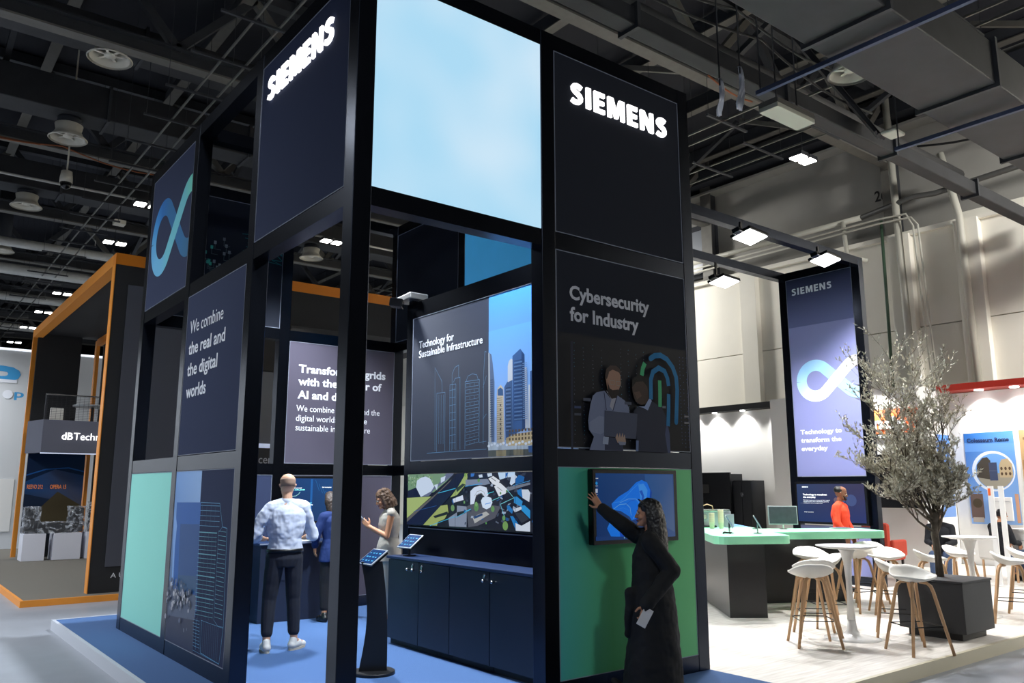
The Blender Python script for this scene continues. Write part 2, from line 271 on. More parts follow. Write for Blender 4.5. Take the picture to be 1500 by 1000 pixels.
TLINES=[('l',[(7.681,2.048),(7.708,2.983),(7.563,2.815),(7.554,2.692)],(96,142,178),0.004),('l',[(7.647,2.035),(7.66,2.686),(7.494,2.683),(7.484,2.034)],(96,142,178),0.004),('l',[(7.608,2.121),(7.617,2.667)],(96,142,178),0.003),('l',[(7.562,2.119),(7.57,2.663)],(96,142,178),0.003),('l',[(7.518,2.117),(7.526,2.659)],(96,142,178),0.003),('l',[(7.387,2.035),(7.398,2.756),(7.281,2.754),(7.267,2.041)],(96,142,178),0.004),('l',[(7.345,2.036),(7.357,2.87),(7.303,2.939),(7.232,2.955),(7.23,2.826)],(96,142,178),0.004),('l',[(7.326,2.776),(7.3,2.816),(7.204,2.82),(7.19,2.045)],(96,142,178),0.004),('l',[(7.33,2.051),(7.338,2.717)],(96,142,178),0.003),('l',[(7.298,2.049),(7.306,2.714)],(96,142,178),0.003),('l',[(7.099,2.042),(7.105,2.761),(6.843,2.756),(6.844,2.103)],(96,142,178),0.004),('l',[(7.084,2.766),(7.055,2.815),(6.974,2.831),(6.893,2.812),(6.865,2.758)],(96,142,178),0.004),('l',[(6.772,2.086),(6.771,2.791),(6.749,3.041),(6.722,3.033)],(96,142,178),0.004),('l',[(6.782,2.664),(6.72,2.786)],(96,142,178),0.003),('l',[(6.779,2.338),(6.718,2.39)],(96,142,178),0.003),('l',[(7.844,2.026),(6.715,2.031)],(96,142,178),0.004),('l',[(6.844,2.103),(6.716,2.111)],(96,142,178),0.003),('l',[(7.089,2.737),(6.86,2.733),(6.859,2.697),(7.088,2.698),(7.089,2.737)],(96,142,178),0.003),('l',[(7.088,2.668),(6.859,2.667),(6.859,2.631),(7.087,2.629),(7.088,2.668)],(96,142,178),0.003),('l',[(7.087,2.599),(6.858,2.601),(6.858,2.565),(7.086,2.56),(7.087,2.599)],(96,142,178),0.002),('l',[(7.086,2.531),(6.858,2.535),(6.857,2.499),(7.085,2.491),(7.086,2.531)],(96,142,178),0.003),('l',[(7.085,2.462),(6.857,2.47),(6.857,2.434),(7.084,2.423),(7.085,2.462)],(96,142,178),0.003),('l',[(7.084,2.394),(6.857,2.404),(6.856,2.369),(7.083,2.355),(7.084,2.394)],(96,142,178),0.003),('l',[(7.083,2.326),(6.856,2.339),(6.855,2.303),(7.082,2.287),(7.083,2.326)],(96,142,178),0.003),('l',[(7.082,2.258),(6.855,2.274),(6.855,2.238),(7.081,2.219),(7.082,2.258)],(96,142,178),0.003),('l',[(7.081,2.19),(6.855,2.209),(6.854,2.174),(7.08,2.152),(7.081,2.19)],(96,142,178),0.002),('l',[(7.08,2.123),(6.854,2.144),(6.854,2.109),(7.079,2.084),(7.08,2.123)],(96,142,178),0.003),('l',[(7.013,2.73),(7.013,2.698)],(96,142,178),0.003),('l',[(7.012,2.661),(7.012,2.629)],(96,142,178),0.003),('l',[(7.011,2.593),(7.011,2.561)],(96,142,178),0.003),('l',[(7.01,2.525),(7.01,2.493)],(96,142,178),0.003),('l',[(7.01,2.457),(7.009,2.425)],(96,142,178),0.003),('l',[(7.009,2.389),(7.008,2.357)],(96,142,178),0.003),('l',[(7.008,2.321),(7.007,2.29)],(96,142,178),0.003),('l',[(7.007,2.254),(7.006,2.222)],(96,142,178),0.003),('l',[(7.006,2.187),(7.005,2.155)],(96,142,178),0.003),('l',[(7.005,2.12),(7.005,2.088)],(96,142,178),0.003),('l',[(6.933,2.728),(6.933,2.696)],(96,142,178),0.003),('l',[(6.933,2.66),(6.932,2.629)],(96,142,178),0.003),('l',[(6.932,2.592),(6.932,2.561)],(96,142,178),0.003),('l',[(6.931,2.524),(6.931,2.495)],(96,142,178),0.003),('l',[(6.93,2.456),(6.93,2.428)],(96,142,178),0.002),('l',[(6.93,2.389),(6.929,2.361)],(96,142,178),0.003),('l',[(6.929,2.322),(6.928,2.295)],(96,142,178),0.003),('l',[(6.928,2.255),(6.928,2.229)],(96,142,178),0.003),('l',[(6.927,2.188),(6.927,2.163)],(96,142,178),0.002),('l',[(6.926,2.122),(6.926,2.097)],(96,142,178),0.003),('l',[(7.396,2.693),(7.28,2.694)],(96,142,178),0.003),('l',[(7.395,2.61),(7.278,2.612)],(96,142,178),0.003),('l',[(7.393,2.527),(7.277,2.53)],(96,142,178),0.003),('l',[(7.391,2.445),(7.275,2.448)],(96,142,178),0.003),('l',[(7.389,2.363),(7.273,2.367)],(96,142,178),0.003),('l',[(7.388,2.281),(7.272,2.286)],(96,142,178),0.003),('l',[(7.386,2.2),(7.27,2.206)],(96,142,178),0.003),('l',[(7.384,2.119),(7.269,2.125)],(96,142,178),0.003)]
CITY=[('p',[(8.232,1.795),(7.288,1.794),(7.433,1.709),(7.677,1.596),(8.221,1.534)],(112,146,118)),('p',[(8.224,1.61),(7.997,1.659),(7.932,1.542),(8.221,1.534)],(14,26,56)),('p',[(7.952,1.542),(7.658,1.627),(7.324,1.769),(7.288,1.794),(7.435,1.796),(7.583,1.689),(7.773,1.554)],(96,106,136)),('p',[(8.02,1.723),(7.939,1.754),(7.839,1.769),(7.739,1.742),(7.659,1.658),(7.716,1.606),(7.932,1.542),(8.037,1.648)],(196,212,234)),('p',[(7.659,1.674),(7.583,1.684),(7.6,1.617)],(196,212,234)),('p',[(7.528,1.751),(7.435,1.77),(7.452,1.719),(7.526,1.694)],(196,212,234)),('p',[(8.231,1.529),(7.714,1.549),(7.968,1.426),(8.222,1.303)],(158,178,112)),('p',[(8.222,1.298),(7.968,1.424),(7.685,1.55),(7.359,1.698),(7.314,1.738),(7.675,1.534),(8.22,1.26)],(90,90,92)),('p',[(8.219,1.234),(8.22,1.26),(7.675,1.534),(7.287,1.738),(7.216,1.793),(7.057,1.79),(7.143,1.687),(7.428,1.506),(7.881,1.238)],(12,24,56)),('p',[(7.057,1.79),(7.014,1.79),(7.039,1.687),(7.212,1.568),(7.338,1.542),(7.178,1.668)],(152,172,104)),('p',[(7.52,1.454),(7.391,1.467),(7.371,1.387),(7.443,1.315),(7.572,1.281),(7.59,1.24),(7.871,1.238)],(150,166,98)),('p',[(7.669,1.339),(7.389,1.396),(7.37,1.367),(7.63,1.32)],(22,32,36)),('p',[(7.231,1.638),(7.108,1.687),(7.056,1.677),(7.213,1.598)],(40,56,50)),('p',[(7.21,1.46),(7.027,1.453),(7.032,1.245),(7.349,1.243),(7.369,1.327),(7.209,1.391)],(128,138,160)),('p',[(7.209,1.391),(7.052,1.414),(7.06,1.384),(7.208,1.346)],(20,24,34)),('p',[(7.035,1.453),(6.883,1.494),(6.543,1.471),(6.449,1.463),(6.542,1.35),(6.831,1.267),(6.998,1.246)],(78,80,92)),('p',[(7.039,1.726),(6.655,1.733),(6.607,1.685),(6.703,1.671),(6.97,1.672),(7.038,1.658)],(120,132,156)),('p',[(7.274,1.528),(7.089,1.569),(7.071,1.52),(7.255,1.489)],(206,216,236)),('p',[(7.283,1.528),(7.255,1.489),(7.255,1.469),(7.29,1.503)],(30,90,160)),('p',[(6.952,1.609),(6.885,1.648),(6.785,1.665),(6.671,1.648),(6.638,1.572),(6.694,1.548),(6.752,1.591),(6.85,1.571),(6.883,1.484),(6.95,1.475)],(206,218,238)),('l',[(6.875,1.561),(6.834,1.605),(6.768,1.617),(6.711,1.6),(6.694,1.562)],(150,150,150),0.005),('l',[(6.85,1.556),(6.809,1.585),(6.76,1.591),(6.727,1.562)],(140,140,140),0.004),('p',[(6.764,1.514),(6.735,1.548),(6.654,1.558),(6.59,1.545),(6.571,1.498),(6.606,1.451),(6.669,1.433),(6.734,1.449)],(206,222,242)),('l',[(6.694,1.482),(6.598,1.498)],(40,130,220),0.007),('p',[(6.639,1.733),(6.559,1.76),(6.45,1.713),(6.481,1.662),(6.567,1.68)],(216,222,232)),('p',[(6.543,1.657),(6.45,1.694),(6.327,1.629),(6.358,1.588),(6.465,1.56)],(216,222,232)),('l',[(6.591,1.742),(6.512,1.708)],(20,24,34),0.006),('l',[(6.489,1.652),(6.411,1.615)],(20,24,34),0.005),('p',[(6.481,1.792),(6.208,1.793),(6.208,1.747),(6.327,1.744),(6.45,1.722)],(186,212,240)),('l',[(6.327,1.795),(6.327,1.744)],(30,60,110),0.007),('p',[(6.29,1.684),(6.267,1.757),(6.208,1.77),(6.164,1.738),(6.208,1.693),(6.267,1.666)],(196,212,234)),('p',[(6.2,1.729),(6.149,1.765),(6.062,1.746),(6.077,1.701),(6.201,1.679)],(24,92,160)),('p',[(6.358,1.786),(6.312,1.785),(6.358,1.73)],(20,90,170)),('p',[(6.343,1.648),(5.977,1.692),(5.977,1.674),(6.328,1.611)],(110,118,134)),('p',[(6.179,1.62),(6.106,1.639),(6.092,1.549),(6.164,1.585)],(30,110,180)),('p',[(6.106,1.628),(6.006,1.628),(5.978,1.594),(5.993,1.513),(6.092,1.549)],(196,206,222)),('p',[(6.223,1.557),(6.179,1.562),(6.092,1.518),(6.107,1.465),(6.223,1.503)],(44,134,200)),('p',[(6.335,1.474),(6.298,1.479),(6.238,1.431),(6.253,1.399),(6.328,1.438)],(30,110,180)),('p',[(6.238,1.44),(6.121,1.469),(6.078,1.452),(6.209,1.413)],(190,200,216)),('p',[(6.107,1.478),(6.064,1.483),(5.979,1.436),(5.98,1.359),(6.107,1.434)],(40,140,206)),('p',[(6.283,1.376),(6.239,1.377),(6.137,1.291),(6.195,1.245)],(30,120,190)),('p',[(6.202,1.315),(6.108,1.292),(5.98,1.34),(5.981,1.243),(6.195,1.243)],(200,210,226)),('p',[(6.209,1.405),(6.093,1.416),(5.994,1.357),(6.108,1.318)],(44,50,64)),('d',(6.841,1.451),(84,128,76),0.042),('d',(6.841,1.48),(112,160,96),0.024),('d',(6.561,1.438),(92,138,80),0.03),('d',(6.381,1.355),(96,146,86),0.025),('d',(6.358,1.283),(110,150,84),0.043),('d',(6.802,1.72),(92,140,86),0.021),('d',(7.267,1.434),(100,140,90),0.034),('d',(7.04,1.775),(120,160,84),0.019),('d',(6.434,1.592),(90,140,80),0.013),('d',(6.335,1.611),(90,140,80),0.013),('d',(7.053,1.496),(100,150,90),0.015),('d',(6.669,1.298),(80,150,70),0.011),('p',[(6.898,1.34),(6.832,1.371),(6.669,1.412),(6.613,1.386),(6.864,1.289)],(168,170,170)),('p',[(6.882,1.355),(6.734,1.392),(6.726,1.373),(6.873,1.332)],(24,60,110)),('l',[(7.552,1.587),(7.213,1.638)],(70,180,225),0.007),('l',[(7.035,1.404),(6.933,1.431)],(70,180,225),0.006),('l',[(6.654,1.586),(6.543,1.606)],(70,200,225),0.006),('l',[(6.566,1.521),(6.45,1.551)],(110,210,225),0.005),('l',[(6.434,1.486),(6.223,1.548),(6.327,1.627)],(130,220,235),0.005),('l',[(6.434,1.486),(6.37,1.373)],(110,205,230),0.005),('l',[(7.705,1.236),(7.208,1.351)],(60,170,215),0.006),('l',[(6.238,1.664),(5.977,1.709)],(70,150,215),0.005),('l',[(8.048,1.382),(7.577,1.453)],(40,90,160),0.004),('l',[(7.208,1.337),(6.933,1.426)],(60,170,215),0.005),('l',[(7.038,1.658),(6.736,1.686)],(60,150,215),0.007),('p',[(7.005,1.785),(6.656,1.79),(6.607,1.742),(6.987,1.726)],(16,30,58)),('p',[(6.937,1.789),(6.869,1.788),(6.886,1.759),(6.937,1.755)],(50,110,190)),('p',[(6.803,1.773),(6.737,1.777),(6.728,1.748),(6.786,1.744)],(196,212,234)),('p',[(6.655,1.785),(6.575,1.789),(6.567,1.76),(6.639,1.752)],(196,212,234)),('l',[(7.221,1.788),(7.211,1.238)],(6,10,20),0.005),('l',[(6.197,1.793),(6.2,1.244)],(6,10,20),0.005)]
WALLP=[('p',[(5.418,1.661),(5.467,1.671),(5.507,1.603),(5.48,1.479),(5.308,1.351),(5.268,1.37),(5.396,1.48)],(6,66,160)),('p',[(5.0,1.509),(5.087,1.568),(5.209,1.619),(5.307,1.689),(5.378,1.711),(5.447,1.69),(5.486,1.623),(5.476,1.556),(5.424,1.47),(5.295,1.379),(5.241,1.366),(5.215,1.399),(5.109,1.448),(5.018,1.459)],(10,118,240)),('p',[(5.334,1.671),(5.404,1.68),(5.451,1.623),(5.433,1.537),(5.34,1.453),(5.357,1.557)],(60,150,245)),('p',[(5.346,1.614),(5.381,1.623),(5.407,1.566),(5.376,1.5),(5.356,1.509),(5.379,1.566)],(20,90,200)),('p',[(4.942,1.306),(4.976,1.359),(5.028,1.376),(5.107,1.374),(5.198,1.316),(5.264,1.259),(5.276,1.222),(5.142,1.232),(4.985,1.241)],(14,124,245)),('p',[(5.079,1.311),(5.159,1.327),(5.21,1.261),(5.195,1.23),(5.096,1.235)],(8,80,200)),('p',[(4.977,1.405),(5.029,1.413),(5.081,1.375),(5.028,1.362),(4.976,1.382)],(90,170,215)),('l',[(5.02,1.518),(5.099,1.526),(5.167,1.563),(5.264,1.633),(5.349,1.685)],(70,160,250),0.003),('l',[(5.018,1.463),(5.098,1.503),(5.178,1.507),(5.224,1.474),(5.235,1.408)],(120,190,235),0.004),('l',[(5.05,1.458),(5.137,1.475),(5.203,1.455),(5.222,1.404)],(40,130,240),0.004),('l',[(5.098,1.517),(5.207,1.549),(5.302,1.548),(5.342,1.509),(5.325,1.444),(5.255,1.38)],(110,180,240),0.004),('l',[(5.164,1.493),(5.233,1.534),(5.281,1.538)],(20,90,210),0.004),('l',[(4.962,1.323),(4.988,1.35),(5.054,1.362)],(90,170,250),0.003),('l',[(5.077,1.265),(5.078,1.302),(5.131,1.309)],(80,160,240),0.003),('d',(4.828,1.681),(40,150,220),0.013),('p',[(4.814,1.635),(4.84,1.635),(4.839,1.602),(4.814,1.602)],(190,200,220)),('p',[(4.809,1.57),(4.843,1.568),(4.843,1.545),(4.808,1.547)],(200,180,140)),('l',[(4.813,1.659),(4.843,1.659)],(220,225,230),0.004),('l',[(4.813,1.59),(4.839,1.59)],(220,225,230),0.003),('l',[(4.812,1.534),(4.837,1.534)],(220,225,230),0.003),('l',[(4.814,1.525),(4.834,1.525)],(220,225,230),0.003),('p',[(4.807,1.246),(5.283,1.229),(5.282,1.207),(4.807,1.211)],(24,60,120)),('d',(5.144,1.224),(150,220,250),0.006),('l',[(5.166,1.224),(5.215,1.223)],(170,190,220),0.003),('p',[(4.817,1.725),(4.847,1.725),(4.847,1.719),(4.817,1.719)],(200,205,215))]
BLDG=[('p',[(8.812,1.5),(8.044,1.51),(7.999,0.469),(8.718,0.403),(8.776,1.062)],(8,84,160)),('p',[(8.755,1.266),(8.776,1.062),(8.753,0.684),(8.801,0.68),(8.861,1.262),(8.876,1.468)],(120,160,215)),('p',[(8.643,1.29),(8.032,1.307),(7.967,0.518),(8.557,0.451),(8.612,0.874)],(20,72,130)),('p',[(8.607,0.795),(8.005,0.835),(8.017,0.695),(8.588,0.66)],(38,78,118)),('p',[(8.852,0.655),(7.998,0.66),(8.011,0.44),(8.853,0.378)],(76,88,112)),('p',[(8.89,0.383),(8.022,0.438),(7.994,0.145),(8.828,0.145)],(46,52,76)),('d',(8.661,0.595),(150,152,164),0.031),('d',(8.355,0.577),(140,144,158),0.036),('d',(8.712,0.521),(170,172,180),0.027),('d',(8.193,0.566),(160,164,176),0.029),('d',(8.468,0.499),(110,118,138),0.028),('d',(8.734,0.47),(150,155,168),0.023),('d',(8.209,0.499),(170,174,186),0.018),('d',(8.463,0.614),(180,182,190),0.018),('l',[(8.311,0.329),(8.303,0.296)],(190,200,215),0.006),('l',[(8.225,0.344),(8.219,0.319)],(190,200,215),0.004),('l',[(8.044,1.51),(7.505,1.508),(7.398,1.305),(7.28,1.297),(7.228,0.484),(7.283,0.169),(7.779,0.186),(7.808,0.464)],(92,150,190),0.006),('l',[(7.398,1.305),(7.486,1.257),(7.484,0.956),(7.479,0.504),(7.365,0.467),(7.226,0.476)],(92,150,190),0.003),('l',[(7.825,0.462),(7.235,0.467)],(92,150,190),0.003),('l',[(7.865,0.457),(7.809,0.19)],(92,150,190),0.003),('l',[(7.956,0.465),(7.921,0.191)],(92,150,190),0.004),('l',[(8.002,0.179),(7.283,0.169)],(92,150,190),0.003),('l',[(8.038,1.482),(7.501,1.485)],(92,150,190),0.005),('l',[(8.038,1.435),(7.495,1.44)],(92,150,190),0.004),('l',[(8.038,1.388),(7.489,1.394)],(92,150,190),0.004),('l',[(8.038,1.341),(7.482,1.349)],(92,150,190),0.004),('l',[(8.038,1.295),(7.476,1.304)],(92,150,190),0.004),('l',[(8.029,1.235),(7.528,1.246)],(96,158,178),0.009),('l',[(8.028,1.195),(7.526,1.207)],(96,158,178),0.004),('l',[(8.027,1.156),(7.525,1.169)],(96,158,178),0.005),('l',[(8.026,1.116),(7.524,1.13)],(96,158,178),0.004),('l',[(8.025,1.077),(7.523,1.091)],(96,158,178),0.004),('l',[(8.024,1.038),(7.521,1.052)],(96,158,178),0.009),('l',[(8.023,0.999),(7.52,1.014)],(96,158,178),0.005),('l',[(8.022,0.959),(7.519,0.975)],(96,158,178),0.004),('l',[(8.021,0.92),(7.517,0.937)],(96,158,178),0.004),('l',[(8.02,0.882),(7.516,0.899)],(96,158,178),0.005),('l',[(8.019,0.843),(7.515,0.86)],(96,158,178),0.009),('l',[(8.018,0.804),(7.513,0.822)],(96,158,178),0.004),('l',[(8.017,0.765),(7.512,0.784)],(96,158,178),0.004),('l',[(8.015,0.727),(7.511,0.746)],(96,158,178),0.005),('l',[(8.014,0.688),(7.51,0.708)],(96,158,178),0.004),('l',[(8.013,0.65),(7.508,0.67)],(96,158,178),0.009),('l',[(8.012,0.611),(7.507,0.633)],(96,158,178),0.004),('l',[(8.011,0.573),(7.506,0.595)],(96,158,178),0.004),('l',[(8.01,0.535),(7.505,0.557)],(96,158,178),0.005),('l',[(8.009,0.496),(7.503,0.52)],(96,158,178),0.004),('l',[(7.488,1.266),(7.285,1.265)],(96,158,178),0.004),('l',[(7.486,1.227),(7.283,1.226)],(96,158,178),0.004),('l',[(7.484,1.188),(7.282,1.187)],(96,158,178),0.004),('l',[(7.482,1.149),(7.28,1.149)],(96,158,178),0.004),('l',[(7.48,1.11),(7.278,1.11)],(96,158,178),0.004),('l',[(7.478,1.071),(7.276,1.071)],(96,158,178),0.004),('l',[(7.477,1.032),(7.275,1.033)],(96,158,178),0.004),('l',[(7.475,0.994),(7.273,0.994)],(96,158,178),0.004),('l',[(7.473,0.955),(7.271,0.956)],(96,158,178),0.004),('l',[(7.471,0.917),(7.27,0.917)],(96,158,178),0.004),('l',[(7.469,0.878),(7.268,0.879)],(96,158,178),0.004),('l',[(7.467,0.84),(7.266,0.841)],(96,158,178),0.004),('l',[(7.465,0.802),(7.265,0.803)],(96,158,178),0.004),('l',[(7.464,0.763),(7.263,0.765)],(96,158,178),0.003),('l',[(7.462,0.725),(7.261,0.727)],(96,158,178),0.003),('l',[(7.46,0.687),(7.26,0.689)],(96,158,178),0.003),('l',[(7.458,0.65),(7.258,0.651)],(96,158,178),0.004),('l',[(7.456,0.612),(7.256,0.614)],(96,158,178),0.004),('l',[(7.455,0.574),(7.255,0.576)],(96,158,178),0.004),('l',[(7.453,0.536),(7.253,0.539)],(96,158,178),0.003),('l',[(7.969,1.498),(7.951,1.294)],(48,82,112),0.003),('l',[(7.838,1.5),(7.833,1.298)],(48,82,112),0.003),('l',[(7.711,1.502),(7.718,1.303)],(48,82,112),0.003),('l',[(7.587,1.504),(7.606,1.307)],(48,82,112),0.003),('l',[(7.951,1.238),(7.894,0.454)],(52,88,118),0.003),('l',[(7.845,1.242),(7.791,0.466)],(52,88,118),0.002),('l',[(7.741,1.247),(7.69,0.479)],(52,88,118),0.003),('l',[(7.64,1.251),(7.592,0.491)],(52,88,118),0.003),('l',[(7.54,1.255),(7.495,0.502)],(52,88,118),0.003),('l',[(7.777,0.454),(7.763,0.192)],(56,92,128),0.003),('l',[(7.725,0.455),(7.711,0.191)],(56,92,128),0.003),('l',[(7.674,0.456),(7.66,0.19)],(56,92,128),0.003),('l',[(7.624,0.457),(7.609,0.189)],(56,92,128),0.003),('l',[(7.574,0.458),(7.559,0.188)],(56,92,128),0.003),('l',[(7.525,0.459),(7.51,0.187)],(56,92,128),0.003),('l',[(7.476,0.46),(7.461,0.186)],(56,92,128),0.003),('l',[(7.428,0.461),(7.412,0.185)],(56,92,128),0.004),('l',[(7.38,0.462),(7.364,0.184)],(56,92,128),0.004),('l',[(7.333,0.463),(7.317,0.184)],(56,92,128),0.004),('l',[(8.024,0.447),(7.835,0.452)],(92,150,190),0.003),('l',[(8.018,0.419),(7.829,0.424)],(92,150,190),0.004),('l',[(8.012,0.391),(7.823,0.395)],(92,150,190),0.004),('l',[(8.006,0.363),(7.817,0.366)],(92,150,190),0.004),('l',[(8.0,0.334),(7.811,0.338)],(92,150,190),0.003),('l',[(7.994,0.306),(7.805,0.31)],(92,150,190),0.003),('l',[(7.987,0.278),(7.799,0.281)],(92,150,190),0.003),('l',[(7.981,0.251),(7.793,0.253)],(92,150,190),0.004),('l',[(7.975,0.223),(7.787,0.225)],(92,150,190),0.004)]
# ================================================================ setting: hall
conc=mat('polished_concrete',S(142,146,154),.4,bump=.05,scale=3,var=.12)
b=nb(); box(b,-30,21,-12,75,-.3,-.12); obj('floor',b,conc,kind='structure')
DARK=mat('dark_ceiling_paint',S(34,37,44),.8,var=.25,scale=1.5)
roof=mat('dark_roof_deck',S(30,32,40),.8,var=.2,scale=2)
b=nb(); box(b,-30,22,-12,75,12.3,12.5); obj('ceiling',b,roof,kind='structure')
CONCW=mat('pale_painted_wall',S(236,232,220),.8,var=.05,scale=1.2)
GREYW=mat('grey_unpainted_wall',S(150,148,142),.85,var=.12,scale=1.5)
b=nb(); box(b,21,21.4,-12,75,8.2,12.3); obj('wall_right',b,GREYW,kind='structure')
# lower wall: pale precast slabs standing proud, each a slab of its own
wl=nb(); box(wl,20.72,21.0,-12,75,-.12,8.05); wlo=obj('wall_right_lower',wl,CONCW,kind='structure')
ys=[-12,-4,2.2,5.2,8.25,11.3,14.4,17.6,21,26,32,45,75]
for i,(a,c) in enumerate(zip(ys,ys[1:])):
    for z0,z1 in ((-.12,2.9),(2.92,5.6),(5.62,8.0 if i!=2 and i!=3 else 8.3)):
        bx('precast_slab',CONCW,wlo,20.5,20.72,a+.012,c-.012,z0,z1,bevel=.01)
for y in (8.1,9.75,14.4,19.5):
    bx('wall_pier',CONCW,wlo,20.28,20.5,y-.28,y+.28,-.12,8.05,bevel=.01)
bx('wall_ledge',CONCW,wlo,20.36,20.72,-12,75,8.0,8.12)
b=nb(); box(b,-30,21.4,75,75.3,-.12,12.3); obj('wall_back',b,DARK,kind='structure')
b=nb(); box(b,-30.3,-30,-12,75,-.12,12.3); obj('wall_left',b,DARK,kind='structure')
b=nb(); box(b,-30,21.4,-12.3,-12,-.12,12.3); obj('wall_front',b,DARK,kind='structure')
b=nb(); box(b,20.2,20.99,-12,75,11.3,11.75); obj('trim_6',b,DARK,kind='structure')
b=nb(); box(b,20.5,20.99,-12,75,11.05,11.12); obj('trim_7',b,GREYW,kind='structure')
# dark window opening high on the right wall, steel columns
t=thing('window','dark framed plant room window high in the grey end wall','window',(20.9,17,8.4)); t['kind']='structure'; del t['category']
bx('window_frame',DARK,t,20.86,20.99,15.9,18.4,8.4,10.2); bx('pane',mat('grey_pane',S(120,124,130),.3),t,20.82,20.86,16.3,18.1,8.55,10.0)
STL=mat('grey_painted_steel',S(100,98,92),.6,var=.2,scale=6,bump=.1)
STD=mat('dark_painted_steel',S(52,54,58),.6,var=.3,scale=4)
for y in (10.0,16.05,22.2):
    t=thing('wall_column','dark steel column against the end wall under a roof truss','column',(20.6,y,-.1),group='steel columns on the end wall')
    bx('column_shaft',STD,t,20.62,20.95,y-.12,y+.12,8.05,12.3); bx('column_flange',STL,t,20.58,20.62,y-.2,y+.2,8.05,12.3)
sgn=thing('bay_number','black stencilled number on the grey wall beside the steel column','number',(21,10.4,9.3))
lettering(Plane('y',21.0),'26',10.62,10.28,9.34,.3,mat('black_ink',S(20,20,22),.7),sgn,'digits',bold=.02,off=.004)

# ---------------------------------------------------------------- roof steel
def x_truss(y,z=10.0):
    t=thing('roof_truss','dark steel roof truss with grey lower flange spanning the hall','truss',(0,y,z))
    bx('bottom_flange',STL,t,-29.9,20.55,y-.14,y+.14,z-.02,z+.02)
    bx('bottom_web',STD,t,-29.9,20.55,y-.02,y+.02,z+.02,z+.3); bx('bottom_upper_flange',STD,t,-29.9,20.55,y-.14,y+.14,z+.3,z+.34)
    bx('top_chord',STD,t,-29.9,20.55,y-.12,y+.12,12.0,12.25)
    x=-8.
    while x<20:
        for q in (x,x+3): 
            if q<20.5:
                bb=nb(); bar(bb,(q,y,z+.34),(x+1.5,y,12.0),.16,.16); obj('brace',bb,STL if int(q)%2 else STD,t)
        x+=3
    return t
for k,l in zip(range(-1,9),('behind the viewer','directly above the front of the pavilion','chalk marked, crossing above the pavilion','second in view, over the top left corner','third, with orange cable along it','fourth in view from the camera','fifth in view from the camera','sixth in view from the camera','second furthest down the hall','furthest down the hall')): x_truss(3.75+6.15*k if k>=0 else -2.4)['label']='dark steel roof truss with grey lower flange, '+l
for i in range(11):
    x=-9.2+i*2.9
    t=thing('roof_purlin','dark grey steel purlin running under the roof deck','beam',(x,30,11.8),group='roof purlins')
    bx('web',STD,t,x-.02,x+.02,-11,74,11.85,12.25); bx('flange',STL,t,x-.12,x+.12,-11,74,11.82,11.85)
# lateral braces between trusses at bottom chord level
for k in range(7):
    for x in (-4.5,1.4,7.3,13.4,18.2):
        y=3.75+6.15*k
        t=thing('cross_brace','slanting steel brace between two roof trusses','beam',(x,y,10.4),group='slanting braces between the roof trusses')
        bb=nb(); bar(bb,(x,y+.15,10.4),(x+.1,y+3.0,11.8),.12,.12); obj('brace',bb,STL,t); bb=nb(); bar(bb,(x,y+6.0,10.4),(x+.1,y+3.1,11.8),.12,.12); obj('brace',bb,STD,t)
DUCT=mat('dusty_dark_duct',S(44,45,48),.6,.1,var=.5,scale=2.5,bump=.2)
def duct(y0,y1,z0,z1,xa,xb,step,label,seams=True,m=DUCT):
    t=thing('air_duct',label,'duct',((xa+xb)/2,(y0+y1)/2,z0))
    n=max(1,int((xb-xa)/step))
    for i in range(n):
        a=xa+(xb-xa)*i/n; c=xa+(xb-xa)*(i+1)/n
        bx('duct_section',m,t,a+.01,c-.01,y0,y1,z0,z1,bevel=.02)
        bx('joint_flange',STD,t,c-.03,c+.03,y0-.05,y1+.05,z0-.05,z1+.05)
    return t
duct(3.98,5.02,7.0,7.62,-6,20.15,2.7,'wide dusty duct low under the roof, nearest on the right')
duct(6.44,6.69,7.4,7.66,-6,20.1,3.1,'long slim duct between the wide duct and the grey truss flange')
duct(16.75,17.5,10.45,10.95,-20,20.4,3.2,'dark duct just behind the second roof truss')
duct(19.95,20.75,10.15,10.95,-20,20.4,3.2,'dark duct between second and third roof trusses')
duct(26.0,26.8,10.15,10.95,-20,20.4,3.2,'dark duct beyond the third roof truss')
duct(38.0,38.8,10.15,10.9,-20,20.4,4,'dark duct far down the hall')
WPIPE=mat('pale_insulated_pipe',S(176,176,172),.5,var=.15,scale=8)
def xpipe(y,z,r,label,m=WPIPE,xa=-20,xb=20.4):
    b=nb(); tube(b,[(xa,y,z),((xa+xb)/2,y,z),(xb,y,z)],r,12); o=obj('roof_pipe',b,m,smooth=True,label=label,cat='pipe'); return o
xpipe(30.8,9.7,.16,'grey round pipe crossing the hall above the orange portal')
xpipe(33.2,9.35,.2,'white insulated pipe crossing the hall above the orange portal')
xpipe(23.6,9.6,.035,'thin steel conduit crossing below the ducts')
xpipe(39.5,9.6,.16,'pale pipe crossing the hall beyond the white insulated pipe')
xpipe(47,9.6,.18,'furthest pale pipe crossing the hall roof')
xpipe(8.2,9.2,.17,'thick dark pipe slanting behind the hanging fixtures on the right',mat('dark_pipe',S(70,70,70),.6,var=.2,scale=5),4,20.4)
GALV=mat('galvanised_rail',S(140,140,134),.45,.6)
